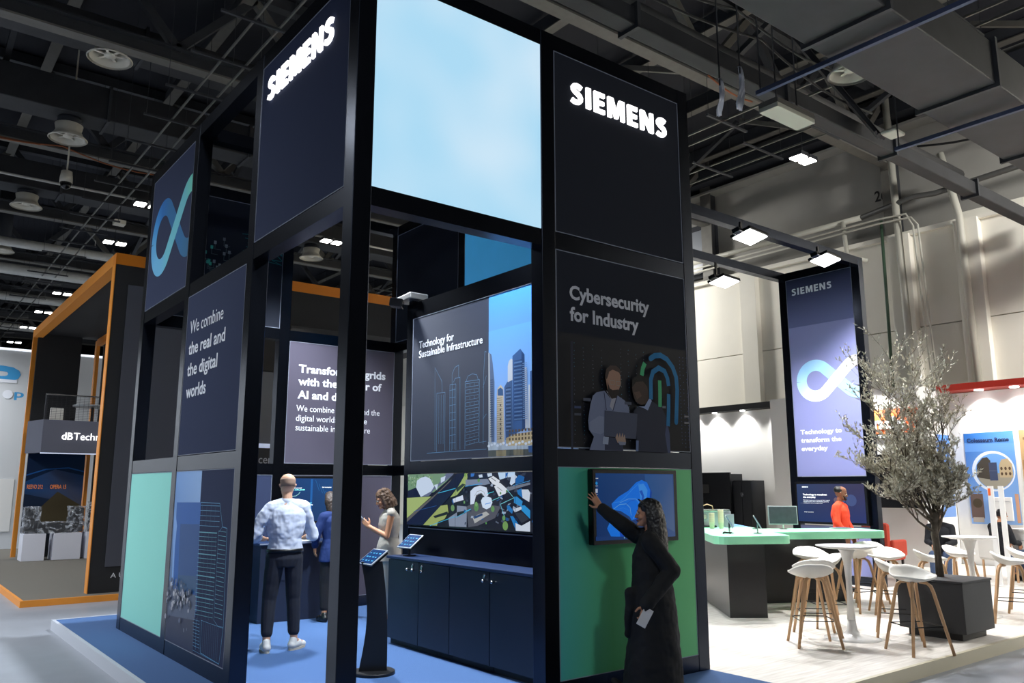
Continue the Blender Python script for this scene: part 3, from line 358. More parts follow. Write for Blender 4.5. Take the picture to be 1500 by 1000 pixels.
def tray(x,y0,y1,z,label,group=None,w=.42,step=1.55):
    t=thing('cable_tray',label,'cable tray',(x,(y0+y1)/2,z),group=group)
    for xx in (x-w/2,x+w/2): bx('rail',GALV,t,xx-.015,xx+.015,y0,y1,z,z+.04)
    y=y0+.6
    while y<y1:
        bx('crossbar',STD,t,x-w-.35,x+w+.1,y-.025,y+.025,z-.05,z-.01)
        for xx in (x-w-.3,x+w+.05): b=nb(); tube(b,[(xx,y,z-.01),(xx,y,12.3)],.006,4); obj('hanger_rod',b,STD,t)
        y+=step
tray(4.42,8.5,60,9.2,'cable tray on threaded rods running down the hall above the pavilion')
tray(13.2,-5,21,9.0,'cable tray hung near the end wall on the right')
tray(16.8,9.0,40,9.9,'cable tray hung close to the end wall',w=.6)
# round diffusers
DIF=mat('cream_diffuser',S(205,200,186),.5)
def diffuser(x,y,z,ztop,label,k=1.):
    t=thing('ceiling_diffuser',label,'air diffuser',(x,y,z))
    b=nb(); lathe(b,[(.40*k,0),(.42*k,.02),(.33*k,.1),(.27*k,.22),(.30*k,.36),(.28*k,.37),(.25*k,.24),(.31*k,.1),(.37*k,.03)],28,(x,y,z),cap=False); obj('flared_collar',b,DIF,t,smooth=True)
    b=nb(); lathe(b,[(.02,.06),(.10*k,.07),(.12*k,.11),(.05,.16)],16,(x,y,z)); obj('hub',b,DIF,t,smooth=True)
    for i in range(6):
        a=i*PI/3; b=nb(); bar(b,(x+.08*k*math.cos(a),y+.08*k*math.sin(a),z+.1),(x+.3*k*math.cos(a),y+.3*k*math.sin(a),z+.12),.05,.008); obj('vane',b,DIF,t)
    b=nb(); lathe(b,[(.26*k,.36),(.26*k,ztop-z)],20,(x,y,z)); obj('neck',b,DARK,t,smooth=True)
diffuser(2.88,16.55,9.95,10.5,'cream round air diffuser nearest top left, behind the grey truss flange')
diffuser(2.83,20.4,9.62,10.2,'cream round air diffuser under the second duct, above the dome camera')
diffuser(2.78,26.4,9.65,10.2,'cream round air diffuser under the third duct at the left')
diffuser(2.8,31.9,9.6,11.9,'cream round air diffuser at the left edge beside the white pipe',.9)
diffuser(11.6,26.4,9.65,10.2,'cream round air diffuser seen through the pavilion frame')
diffuser(10.9,5.72,7.68,8.9,'cream round air diffuser beside the wide dusty duct on the right',.8)
# dome camera
t=thing('dome_camera','white dome security camera hanging below a diffuser, top left','camera',(2.95,20.9,8.75))
b=nb(); lathe(b,[(.05,.3),(.12,.28),(.14,.1),(.14,0)],16,(2.95,20.9,8.75)); obj('housing',b,DIF,t,smooth=True)
b=nb(); lathe(b,[(.03,-.16),(.1,-.12),(.13,0)],16,(2.95,20.9,8.75)); obj('dome',b,GLASSBLK,t,smooth=True)
b=nb(); tube(b,[(2.95,20.9,9.05),(2.95,20.9,12.3)],.02,6); obj('hanger_rod',b,DIF,t)
# high-bay fixtures in the row
LED=mat('led_glow',(1,.97,.9,1),emit=14)
def highbay(x,y,z,label,group=None,two=True,m=LED):
    t=thing('high_bay_light',label,'light',(x,y,z),group=group)
    for dx in ((-.19,.19) if two else (0,)):
        bx('lamp_housing',STD,t,x+dx-.15,x+dx+.15,y-.18,y+.18,z+.03,z+.12); bx('lamp_lens',m,t,x+dx-.13,x+dx+.13,y-.16,y+.16,z,z+.03)
    b=nb(); tube(b,[(x,y,z+.1),(x,y,12.3)],.008,4); obj('hanger_rod',b,STD,t)
for x,y,l in ((5.36,23.4,'twin high bay lamp at the edge of the infinity panel'),(5.48,27.8,'twin high bay lamp just above the orange corner'),(5.5,33.3,'twin high bay lamp, second from the orange corner'),(5.45,36.7,'twin high bay lamp, third from the orange corner'),(5.45,41.2,'twin high bay lamp, fourth from the orange corner'),(5.45,45.7,'twin high bay lamp, fifth from the orange corner'),(5.5,50.9,'twin high bay lamp furthest down the hall'),(10.95,23.4,'twin high bay lamp seen through the pavilion frame'),(16.95,10.25,'twin high bay lamp in front of the grey end wall')): highbay(x,y,9.4,l)
# unlit lamp hanging by tray + fluorescent on trapeze + cloth strips
t=thing('unlit_high_bay','small unlit lamp hanging beside the cable tray, left','light',(5.0,25,9.2)); bx('lamp_housing',DIF,t,4.85,5.15,24.85,25.15,9.2,9.32); b=nb(); tube(b,[(5,25,9.3),(5,25,12.3)],.01,4); obj('hanger_rod',b,STD,t)
BLU=mat('blue_grey_strut',S(70,80,108),.5,.3)
for (x,y0,y1,z,l) in ((8.98,3.2,6.05,6.95,'blue grey strut carrying the wide duct, beside the fluorescent light'),(12.25,3.2,5.8,6.93,'blue grey strut carrying the wide duct, further right')):
    t=thing('trapeze_hanger',l,'strut',(x,(y0+y1)/2,z)); bx('strut',BLU,t,x-.03,x+.03,y0,y1,z-.06,z)
    
    for yy in (y1-.06,y0+.06):
        b=nb(); tube(b,[(x,yy,z),(x,yy,12.3)],.012,6); obj('threaded_rod',b,STD,t)
t=thing('fluorescent_light','unlit ribbed fluorescent fixture hanging at the end of the blue strut','light',(9.55,6.05,6.75)); 
bx('diffuser_tray',mat('ribbed_cream_plastic',S(196,196,180),.5,bump=.4,scale=60),t,9.15,10.05,5.85,6.15,6.72,6.79,bevel=.01); bx('housing',STL,t,9.15,10.05,5.85,6.15,6.79,6.86)
for xx in (9.35,9.85):
    b=nb(); tube(b,[(xx,6.0,6.8),(xx,6.0,12.3)],.01,4); obj('hanger_rod',b,STD,t)
CLOTH=mat('white_rag',S(240,242,250),.9,bump=.3,scale=30)
def rag(x,y,z0,z1,wd,label,rodtop=12.3):
    t=thing('torn_cloth',label,'cloth',(x,y,z1)); b=nb(); n=14; vs=[]
    for i in range(n+1):
        f=i/n; z=z1+(z0-z1)*f; wv=wd*(.35+.65*math.sin(min(1,f*1.6)*PI*.5))*(1-.25*(f>.9)); ox=.05*math.sin(f*5); 
        row=[b.verts.new((x+ox+wv*(j/6-.5),y+.02*math.sin(j*2.1+f*6)-.0,z+random.uniform(-.02,.02)*(f>.95))) for j in range(7)]; vs.append(row)
    for r0,r1 in zip(vs,vs[1:]):
        for j in range(6): b.faces.new((r0[j],r0[j+1],r1[j+1],r1[j]))
    o=obj('strip',b,CLOTH,t,smooth=True); m=o.modifiers.new('th','SOLIDIFY'); m.thickness=.008
    b=nb(); tube(b,[(x,y,z1-.1),(x,y,rodtop)],.012,6); obj('rod',b,STD,t)
rag(8.17,6.05,6.35,6.88,.10,'shorter torn white cloth strip hanging left of the fluorescent light')
rag(8.62,6.05,6.56,7.2,.13,'longer torn white cloth strip hanging left of the fluorescent light')
# pipes on right wall
def wpipe(pts,r,label,m=WPIPE,name='wall_pipe'):
    b=nb(); tube(b,pts,r,10); return obj(name,b,m,smooth=True,label=label,cat='pipe')
WP=mat('cream_wall_pipe',S(186,184,172),.5)
wpipe([(20.15,18,8.72),(20.15,10.6,8.72)],.075,'thick white pipe running along the end wall below the grey part',WP)
wpipe([(20.15,10.6,8.72),(20.15,9.2,8.9),(20.2,8.7,8.85),(20.15,5.5,9.0),(20.15,2,9.05)],.07,'dark and white pipe continuing right past the steel column',mat('dark_wall_pipe',S(80,80,78),.5))
for dy,l in ((0,'upper of two thin conduits under the thick white pipe'),(.12,'lower of two thin conduits under the thick white pipe')):
    wpipe([(20.0,18,8.45-dy),(20.0,10.1,8.5-dy),(20.0,9.35-dy,8.45-dy),(20.0,9.2-dy,8.1),(20.05,9.1-dy,4.0)],.025,l,WP)
wpipe([(20.15,9.7,11.9),(20.15,9.55,-.1)],.09,'vertical white pipe beside the steel column',WP)
wpipe([(20.15,8.45,9.8),(20.15,8.15,8.1),(20.15,8.1,3.9)],.09,'vertical pale pipe right of the steel column',WP)
wpipe([(20.2,10.1,8.5),(20.2,10.15,3.9)],.04,'green edged dark thin pipe running down the pale wall',mat('green_pipe',S(60,84,66),.5))
wpipe([(20.1,11.1,8.72),(20.1,11.05,7.75),(20.3,10.6,7.55)],.06,'short white pipe stub bending down from the thick pipe',WP)
# loose cables under the roof
CAB=mat('black_cable',S(24,24,26),.6); OCB=mat('orange_cable',S(140,78,44),.6)
def cable(pts,r,label,m=CAB):
    P=[Vector(p) for p in pts]; Q=[]
    for i in range(len(P)-1):
        for k in range(6):
            f=k/6; q=P[i].lerp(P[i+1],f); q.z-=.35*math.sin(f*PI)*((P[i+1]-P[i]).length/6); Q.append(q)
    Q.append(P[-1]); b=nb(); tube(b,Q,r,5); obj('loose_cable',b,m,smooth=True,label=label,cat='cable')
cable([(0.5,21.6,9.95),(2.9,21.6,9.9),(5.6,21.9,9.85)],.02,'orange cable sagging along the third truss flange, left',OCB)
cable([(-.5,21.4,10.0),(2.4,21.3,9.7)],.02,'orange cable hanging low at the left edge',OCB)
cable([(5.5,6.6,8.4),(9,6.3,8.3),(12,6.2,8.2)],.02,'black cable looping in front of the long duct')
cable([(5.5,6.9,8.6),(10,6.6,8.35),(13,6.5,8.0)],.02,'second black cable looping over the long duct')
cable([(12.6,9.6,9.9),(14.2,9.7,9.85)],.02,'orange cable under the grey truss flange on the right',OCB)
cable([(20.2,9,10.2),(20.2,6.4,10.0),(20.2,4.5,9.9)],.03,'dark cable looping across the grey wall at the right edge')
t=thing('hanging_dark_fabric','dark gathered fabric sheet hanging behind the diffuser on the right','fabric',(12.3,6.5,7.2))
b=nb(); 
for f in range(3): bar(b,(11.9+f*.2,7.2,9.3),(12.3+f*.1,6.1,7.27),.32-.08*f,.04)
obj('sheet',b,mat('dark_net',S(46,46,50),.9,bump=.4,scale=20),t)
cl=nb(); box(cl,12.2,12.55,5.75,6.0,7.2,7.27); obj('bracket',cl,WP,t,bevel=.03)
# ================================================================ platforms
CARP=mat('deep_blue_carpet',S(68,101,150),.95,bump=.5,scale=700,var=.12)
WOODF=D.materials.new('pale_wood_laminate'); WOODF.use_nodes=True
nt=WOODF.node_tree; bs=nt.nodes['Principled BSDF']; tc=nt.nodes.new('ShaderNodeTexCoord'); mp=nt.nodes.new('ShaderNodeMapping'); mp.inputs['Scale'].default_value=(.8,9,1)
nz=nt.nodes.new('ShaderNodeTexNoise'); nz.inputs['Scale'].default_value=3; nz.inputs['Detail'].default_value=8; cr=nt.nodes.new('ShaderNodeValToRGB')
cr.color_ramp.elements[0].position=.3; cr.color_ramp.elements[0].color=S(196,188,178); cr.color_ramp.elements[1].position=.7; cr.color_ramp.elements[1].color=S(226,221,213)
nt.links.new(tc.outputs['Object'],mp.inputs[0]); nt.links.new(mp.outputs[0],nz.inputs['Vector']); nt.links.new(nz.outputs['Fac'],cr.inputs[0]); nt.links.new(cr.outputs[0],bs.inputs['Base Color']); bs.inputs['Roughness'].default_value=.42
TRIMW=mat('white_platform_trim',S(190,194,204),.45); TRIMC=mat('cream_platform_trim',S(196,188,164),.5)
o=bx('carpet_platform',CARP,None,2.07,6.29,3.2,12.02,-.115,0,kind='structure'); o.name='floor'
o=bx('floor',WOODF,None,6.29,18.9,4.02,16.5,-.115,0,kind='structure')
o=bx('trim_1',TRIMW,None,2.03,2.07,3.2,12.06,-.12,.004,kind='structure')
o=bx('trim_2',TRIMW,None,2.07,6.29,12.02,12.06,-.12,.004,kind='structure')
o=bx('trim_3',TRIMC,None,6.32,18.9,3.98,4.02,-.12,.004,kind='structure')

# ================================================================ pavilion frame
PW=.15; X0,XE,XF=2.526,4.305,6.14; YA,YB,YC,YD=5.08,7.02,8.9,10.74; Z0,Z1,Z2,Z3,ZT=0.14,1.82,3.675,5.53,5.68
fr=thing('pavilion_frame','tall black aluminium cube frame of square posts and rails around the blue carpet','frame',(4.4,8,0))
posts=[(X0,YA),(X0,YB),(X0,YC),(X0,YD),(XE,YA),(XF,YA),(XF,YB),(XF,YC),(XF,YD),(XE,YD)]
for x,y in posts: bx('post',BLACKM,fr,x,x+PW,y,y+PW,0,ZT,bevel=.004)
def rx(x0,x1,y,z): bx('rail',BLACKM,fr,x0+PW,x1,y+.004,y+PW-.004,z,z+PW-.004)
def ry(x,y0,y1,z): bx('rail',BLACKM,fr,x+.004,x+PW-.004,y0+PW,y1,z,z+PW-.004)
for z in (0,Z1,Z2,Z3):
    for a,c in ((YA,YB),(YB,YC),(YC,YD)):
        if not (a==YA and z in (0,Z1)): ry(X0,a,c,z)
        if z>=Z1: ry(XF,a,c,z)
    for a,c in ((X0,XE),(XE,XF)):
        if not (a==X0 and z in (0,Z1)): rx(a,c,YA,z)
        rx(a,c,YD,z)
for y in (YB,YC): rx(X0,XF,y,Z3)

# ---- panels
def panel(name,label,pl,u0,u1,z0,z1,m=NAVY,th=.05,inset=.006,trim=True):
    """fabric panel set flush in a frame bay; u0<u1 world coords"""
    g=.004; t=thing(name,label,'panel',pl.at((u0+u1)/2,z0,-th/2)); d0,d1=-inset,-inset-th
    p=pl.at(u0+g,z0+g,d0); q=pl.at(u1-g,z1-g,d1)
    lo=[min(a,c) for a,c in zip(p,q)]; hi=[max(a,c) for a,c in zip(p,q)]
    bx('fabric_sheet',m,t,lo[0],hi[0],lo[1],hi[1],lo[2],hi[2])
    if trim:
        b=nb()
        for a,c,e,f in ((u0+g,u1-g,z0+g,z0+g+.006),(u0+g,u1-g,z1-g-.006,z1-g),(u0+g,u0+g+.006,z0+g+.006,z1-g-.006),(u1-g-.006,u1-g,z0+g+.006,z1-g-.006)):
            p=pl.at(a,e,d0+.004); q=pl.at(c,f,d0-.02); box(b,min(p[0],q[0]),max(p[0],q[0]),min(p[1],q[1]),max(p[1],q[1]),e,f)
        obj('edge_strip',b,EDGE,t)
    t['_surf']=pl.v+inset; return t,Plane(pl.a,pl.v+inset)
PL=Plane('y',X0); PF=Plane('x',YA)
INK=print_mat('printed_ink',.6); INKG=print_mat('printed_ink_satin',.4)
SIGN=mat('glowing_letter',(1,.985,.97,1),emit=1.6)
bays={'AB':(YA+PW,YB),'BC':(YB+PW,YC),'CD':(YC+PW,YD)}
# left facade
t,pp=panel('company_sign','dark navy upper panel with glowing white company letters, left face',PL,YA+PW,YB,Z2+PW,Z3)
bold_word(pp,6.84,5.50,5.125,.215,SIGN,t)
t,pp=panel('infinity_panel','dark navy upper panel with blue to mint infinity loop, left face',PL,YC+PW,YD,Z2+PW,Z3)
def infinity(p,pl,uL,uR,zc,R,st,colset,parent,m):
    """left lobe of an infinity ribbon whose right lobe is cut at uR. uL = left extent, R = outer radius"""
    s=pl.right(); r=R-st/2; c1=uL+s*R; dist=abs(uR-c1)*1.0; D2=dist/2; th=math.acos(min(1,r/D2)); cA=(c1,zc); cB=(c1+s*dist,zc)
    P=lambda c,a:(c[0]+s*r*math.cos(a),c[1]+r*math.sin(a))
    back=[(cB[0],zc-r)]+[P(cB,-PI/2-(PI/2-th)*k/8) for k in range(1,9)]
    back+= [P(cA,th+(PI-th)*k/20) for k in range(0,21)]
    front=[P(cA,PI+(PI-th)*k/20) for k in range(0,21)]
    front+=[P(cB,PI-th-(PI/2-th)*k/8) for k in range(0,9)]
    c=colset; n=len(back)
    def grad(path,stops):
        L=len(path)-1
        for i in range(L):
            f=i/L; g=(i+1)/L
            def col(f):
                k=f*(len(stops)-1); j=min(len(stops)-2,int(k)); q=k-j; return tuple(stops[j][a]+(stops[j+1][a]-stops[j][a])*q for a in range(3))
            p.n+=0; a,bq=Vector(path[i]),Vector(path[i+1]); t0=(Vector(path[min(i+1,L)])-Vector(path[max(i-1,0)])).normalized(); t1=(Vector(path[min(i+2,L)])-Vector(path[i])).normalized()
            n0=Vector((-t0.y,t0.x))*st/2; n1=Vector((-t1.y,t1.x))*st/2
            p.poly([tuple(a+n0),tuple(bq+n1),tuple(bq-n1),tuple(a-n0)],[col(f),col(g),col(g),col(f)],d=p._d)
    p._d=.0012; grad(back,c[0]); p._d=.0016; grad(front,c[1])
p=Print(pp); infinity(p,pp,10.66,9.08,4.665,.485,.215,([(52,104,140),(50,108,150),(46,110,165),(38,108,178),(60,140,205),(90,165,215)],[(90,165,215),(110,182,222),(112,184,220),(115,198,205),(120,215,190)]),t,INK); p.build('printed_loop',t,INK)
t,pp=panel('slogan_panel','navy middle panel with four-line white slogan, left face',PL,YB+PW,YC,Z1+PW,Z2)
lettering(pp,'We combine',8.77,7.74,3.25,.135,WHITE_INK,t,bold=-.002)
for s,u0,u1,z in (('the real and',8.77,7.65,3.02),('the digital',8.77,7.83,2.793),('worlds',8.76,8.13,2.563)): lettering(pp,s,u0,u1,z,.135,WHITE_INK,t,bold=.016)
MINT=mat('mint_print',S(140,214,202),.7,var=.03,scale=60)
panel('mint_panel','plain mint green lower panel, left face',PL,YC+PW,YD,Z0,Z1,MINT)
t,pp=panel('tower_block_panel','lower panel printed half blue high-rise photo, half line drawing',PL,YB+PW,YC,Z0,Z1)
p=Print(pp); p.poly([(8.895,1.815),(8.07,1.815),(8.07,.7),(8.895,.7)],[(110,152,210),(138,174,220),(120,150,190),(80,110,150)]); p.rect(8.895,8.05,.15,.72,(84,96,120),(48,54,78)); p.data(BLDG)
for k in range(90): p.disc(random.uniform(8.12,8.88),min(.74,max(.3,random.gauss(.6,.07))),random.uniform(.008,.028),random.choice([(150,152,166),(96,106,130),(60,70,96),(176,178,188),(70,84,100)]),n=7)
p.build('printed_picture',t,INKG)
# front facade
LB=mat('backlit_fabric',S(198,230,248),emit=.86)
t=thing('light_box','large glowing pale blue backlit square at the top front corner','light box',(3.5,YA+.05,Z2+PW))
# backlit fabric: soft falloff of the lamps behind it
ntl=LB.node_tree; bl_=ntl.nodes['Principled BSDF']; tcl=ntl.nodes.new('ShaderNodeTexCoord'); nl=ntl.nodes.new('ShaderNodeTexNoise'); nl.inputs['Scale'].default_value=1.1; nl.inputs['Detail'].default_value=1
crl=ntl.nodes.new('ShaderNodeValToRGB'); crl.color_ramp.elements[0].position=.35; crl.color_ramp.elements[0].color=S(172,220,246); crl.color_ramp.elements[1].position=.65; crl.color_ramp.elements[1].color=S(203,231,249)
ntl.links.new(tcl.outputs['Object'],nl.inputs['Vector']); ntl.links.new(nl.outputs['Fac'],crl.inputs[0]); ntl.links.new(crl.outputs[0],bl_.inputs['Emission Color']); bl_.inputs['Base Color'].default_value=(.05,.06,.07,1); bl_.inputs['Emission Strength'].default_value=.95
bx('glowing_fabric',LB,t,X0+PW+.004,XE-.004,YA+.006,YA+.02,Z2+PW,Z3); bx('back_tray',BLACKM,t,X0+PW+.004,XE-.004,YA+.022,YA+.13,Z2+PW,Z3)
NAVYF=mat('near_black_fabric',S(25,29,39),.85,bump=.15,scale=900,var=.05,spec=.15)
t,pp=panel('company_sign','near-black upper panel with glowing white company letters, front face',PF,XE+PW,XF,Z2+PW,Z3,NAVYF)
bold_word(pp,4.65,5.94,5.08,.205,SIGN,t)
t,pp=panel('security_panel','dark printed panel with heading, two men, laptop and fingerprint arcs',PF,XE+PW,XF,Z1+PW,Z2,NAVYF)
p=Print(pp)
p.rect(4.46,6.135,1.975,2.95,(20,22,30),(14,16,22))
for u in (4.655,4.76,4.87,4.975,5.21,5.305,5.405,5.5): 
    for k in range(26):
        if random.random()<.8: p.disc(u+.004*(k%2),2.02+k*.034,.0045,random.choice([(90,98,112),(60,70,90),(40,100,120)]),n=6)
for u in (6.0,6.045,6.09):
    for k in range(26): 
        if random.random()<.7: p.disc(u,2.02+k*.034,.0045,(60,84,130),n=6)
p.data(CYBER,.05); p.build('printed_picture',t,INK)
lettering(pp,'Cybersecurity',4.615,5.62,3.25,.125,GREY_INK,t,bold=.028); lettering(pp,'for Industry',4.615,5.47,3.06,.125,GREY_INK,t,bold=.028)
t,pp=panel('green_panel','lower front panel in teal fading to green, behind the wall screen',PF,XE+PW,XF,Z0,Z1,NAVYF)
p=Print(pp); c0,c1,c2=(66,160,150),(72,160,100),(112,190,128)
p.poly([(4.462,.146),(5.05,.146),(5.05,1.814),(4.462,1.814)],[c0,c1,c1,c0]); p.poly([(5.05,.146),(6.132,.146),(6.132,1.814),(5.05,1.814)],[c1,c2,c2,c1]); p.build('teal_green_gradient',t,INK)  # colour runs from teal at the left edge to green at the right
# touch screen on the front
def screen(name,label,pl,u0,u1,z0,z1,th=.06,off=0,bez=.035,cat='screen',m=GLASSBLK):
    t=thing(name,label,cat,pl.at((u0+u1)/2,z0,off+th/2)); p=pl.at(u0,z0,off); q=pl.at(u1,z1,off+th)
    lo=[min(a,c) for a,c in zip(p,q)]; hi=[max(a,c) for a,c in zip(p,q)]; bx('bezel',m,t,lo[0],hi[0],lo[1],hi[1],lo[2],hi[2],bevel=.006)
    return t,Plane(pl.a,pl.v-off-th)
SCR=print_mat('screen_picture',.2,.62); SCRB=print_mat('screen_picture_bright',.2,.9)
t,pp=screen('touch_screen','wall-mounted touch screen showing bright blue flower wallpaper, front face',Plane('x',YA-.002),4.785,5.845,1.175,1.80)
p=Print(pp); p.poly([(4.82,1.212),(5.8,1.212),(5.8,1.765),(4.82,1.765)],[(6,50,110),(70,96,146),(34,74,132),(10,60,120)]); p.poly([(5.45,1.4),(5.79,1.25),(5.79,1.76),(5.42,1.76)],[(30,84,146),(92,112,150),(60,92,146),(38,86,148)])
sc=.985
p.data(WALLP); p.build('picture',t,SCR)
lettering(pp,'Curious',5.52,5.64,1.705,.022,mat('dim_blue_ink',S(34,52,92),.5),t,off=.004,name='reflected_word') if False else None
# back wall (plane YD) seen from the front
PB=Plane('x',YD)
GREYP=mat('plum_grey_fabric',S(68,64,80),.85,bump=.15,scale=900,var=.05)
t,pp=panel('circuit_panel','dark upper back panel printed with small circuit pattern',PB,X0+PW,XE,Z2+PW,Z3,NAVYF)
p=Print(pp)
for k in range(46):
    u=random.uniform(2.9,3.75); v=random.uniform(3.95,4.95)
    if u+ (v-4)*.5>3.95: continue
    p.rect(u,u+.035,v,v+.045,random.choice([(120,128,134),(60,160,140),(90,98,106)])); p.line([(u+.017,v),(u+.017,v-.07),(u+.1,v-.07)],.006,(76,92,98))
for k in range(18): p.line([(3.7+.02*k,5.0+random.uniform(-.25,.2)),(4.28,5.0+random.uniform(-.3,.3))],.008,(30,110,116))
p.build('printed_circuit',t,INK)
panel('back_low_panel','plain navy lower back panel behind the bald man',PB,X0+PW,XE,Z0,Z1)
t,pp=panel('grid_panel','plum grey back panel with heading about grids and AI',PB,XE+PW,XF,Z1+PW,Z2,GREYP)
for s,u0,u1,z in (('Transforming grids',4.61,5.99,3.238),('with the power of',4.61,5.93,3.06),('AI and data',4.61,5.42,2.872)): lettering(pp,s,u0,u1,z,.115,WHITE_INK,t,bold=.028)
for s,u0,u1,z in (('We combine the real and the',4.60,5.906,2.695),('digital worlds to enable',4.60,5.70,2.56),('sustainable infrastructure',4.60,5.755,2.427)): lettering(pp,s,u0,u1,z,.085,WHITE_INK,t)
panel('plum_low_panel','plain plum grey lower back panel behind the woman with the phone',PB,XE+PW,XF,Z0,Z1,GREYP)
t,pp=screen('wall_screen','wall screen with dark blue question slide on the back wall',Plane('x',YD-.005),4.47,5.5,1.165,1.80,th=.06)
p=Print(pp); p.poly([(4.5,1.195),(5.47,1.195),(5.47,1.77),(4.5,1.77)],[(6,44,92),(8,66,128),(10,76,140),(8,60,120)]); p.rect(4.83,4.86,1.2,1.765,(20,100,180)); p.rect(4.52,4.55,1.45,1.76,(16,84,160))
p.line([(4.57,1.53),(4.62,1.535),(4.66,1.56),(4.68,1.59)],.008,(150,220,220))
for k in range(8): p.line([(4.9+.05*k,1.75-.05*k),(4.96+.05*k,1.6-.03*k)],.004,(30,120,190))
p.build('picture',t,SCRB)
SINK=mat('screen_white_text',(.8,.86,.9,1),emit=.7); SINT=mat('screen_teal_text',(.2,.8,.75,1),emit=.7)
lettering(pp,'Where can we start',4.57,4.70,1.635,.014,SINK,t,off=.004,bold=.03); lettering(pp,'to enable growth?',4.57,4.745,1.61,.016,SINT,t,off=.004,bold=.03)
for k,(s,m_) in enumerate((('How can we bring',SINK),('data centers closer',SINT),('to how we build so they stay',SINK),('more sustainable ?',SINT))): lettering(pp,s,4.655,4.655+(.12,.2,.215,.17)[k],1.46-.026*k,.014,m_,t,off=.004,bold=.03)
for k in range(6): lettering(pp,'00',4.66+k*.034,4.68+k*.034,1.335,.014,SINK,t,off=.004,bold=.04,name='icon')
lettering(pp,'How can we power',5.0,5.14,1.645,.014,SINK,t,off=.004,bold=.03)
# right facade inner faces (seen from inside, plane XF, facing -x)
PR=Plane('y',XF)
panel('upper_side_panel','dark upper side panel inside, next to the blue sky panel',PR,YC+PW,YD,Z2+PW,Z3,NAVYF)
SKYP=mat('sky_blue_backlit_fabric',S(60,150,205),.6,emit=.38,var=.2,scale=2)
t,pp=panel('sky_blue_panel','glowing sky blue upper side panel inside the pavilion',PR,YB+PW,YC,Z2+PW,Z3,SKYP,trim=False)
# ================================================================ inner partition with big screen and cabinets
XG=4.95; g=thing('partition_wall','black framed inner partition above the row of cabinets','partition',(XG+.07,6.8,0))
bx('left_post',BLACKM,g,XG,XG+.15,8.25,8.38,0,3.83,bevel=.004); bx('right_post',BLACKM,g,XG,XG+.15,5.26,5.36,0,3.83); bx('top_rail',BLACKM,g,XG,XG+.15,5.36,8.25,3.64,3.83)
bx('middle_rail',BLACKM,g,XG,XG+.15,5.36,8.25,1.80,1.94); bx('lower_board',NAVYF,g,XG+.01,XG+.13,5.36,8.25,0.005,1.22); bx('ledge_strip',EDGE,g,XG-.004,XG+.01,5.36,8.25,1.195,1.205)
PG=Plane('y',XG)
t,pp=panel('infrastructure_panel','tall inner panel with two-line heading, skyline drawing and harbour towers photo',PG,5.362,8.248,1.942,3.638,mat('deep_navy_fabric',S(30,38,58),.85,bump=.15,scale=900))
p=Print(pp); p.poly([(6.722,1.95),(5.37,1.95),(5.37,3.63),(6.722,3.63)],[(150,170,205),(140,165,205),(60,130,205),(72,140,208)]); p.poly([(6.722,2.35),(5.37,2.35),(5.37,3.25),(6.722,3.25)],[(140,172,222),(132,168,218),(92,152,214),(98,156,216)])
def stripes(p,u0,u1,z0,z1,n,cols,vert=False,m=1):
    for i in range(n):
        if vert: a=u0+(u1-u0)*i/n; p.rect(a,a+(u1-u0)/n*.4,z0,z1,cols[i%len(cols)])
        else: a=z0+(z1-z0)*i/n; p.rect(u0,u1,a,a+(z1-z0)/n*.42,cols[i%len(cols)])
p.data(SKY)
stripes(p,6.29,6.16,2.3,2.9,32,[(96,128,170),(40,64,104)]); stripes(p,6.15,6.08,2.3,2.86,28,[(110,140,180)]); stripes(p,5.99,5.9,2.3,2.68,22,[(104,134,176)])
stripes(p,6.41,6.33,2.2,2.64,24,[(104,130,166),(40,60,90)]); stripes(p,6.67,6.62,2.15,2.75,26,[(60,78,106)]); stripes(p,6.55,6.46,2.12,2.55,20,[(150,138,116)]); stripes(p,6.5,6.48,2.12,2.5,8,[(70,70,76)])
for i in range(11):
    for j in range(3): p.rect(6.35-.05*i,6.325-.05*i,2.10+.04*j,2.125+.04*j,(92,76,60))
for i in range(16): p.disc(6.68-.05*i,2.06+.01*(i%3),.014,(206,212,220),ru=.022,n=7)
p.data(TLINES); p.build('printed_picture',t,INKG)
lettering(pp,'Technology for',8.1,7.376,3.255,.085,WHITE_INK,t,bold=.01); lettering(pp,'Sustainable Infrastructure',8.1,6.83,3.142,.085,WHITE_INK,t,bold=.01)
t,pp=screen('video_wall','wide three-tile video wall with aerial city view',Plane('y',XG+.02),5.365,8.245,1.222,1.796,th=.05)
p=Print(pp); p.rect(8.235,5.375,1.236,1.79,(18,24,44),(24,26,38))
rc=random.Random(5); p.data(CITY[:3])
for k in range(70): p.disc(rc.uniform(7.7,8.22),rc.uniform(1.67,1.785),.012,rc.choice([(90,130,92),(150,180,150),(120,150,110),(76,110,84)]),n=5)
p.data(CITY[3:16])
for k in range(90):
    u=rc.uniform(5.45,7.1); v=rc.uniform(1.27,1.76); a=rc.uniform(.02,.06); h=rc.uniform(.01,.03); s_=rc.uniform(-.02,.02); p.poly([(u,v),(u-a,v+s_),(u-a-.01,v+h+s_),(u-.01,v+h)],rc.choice([(60,70,92),(30,40,66),(150,165,190),(24,80,140),(90,98,116),(44,52,74)]))
p.data(CITY[16:]); p.build('picture',t,SCRB)
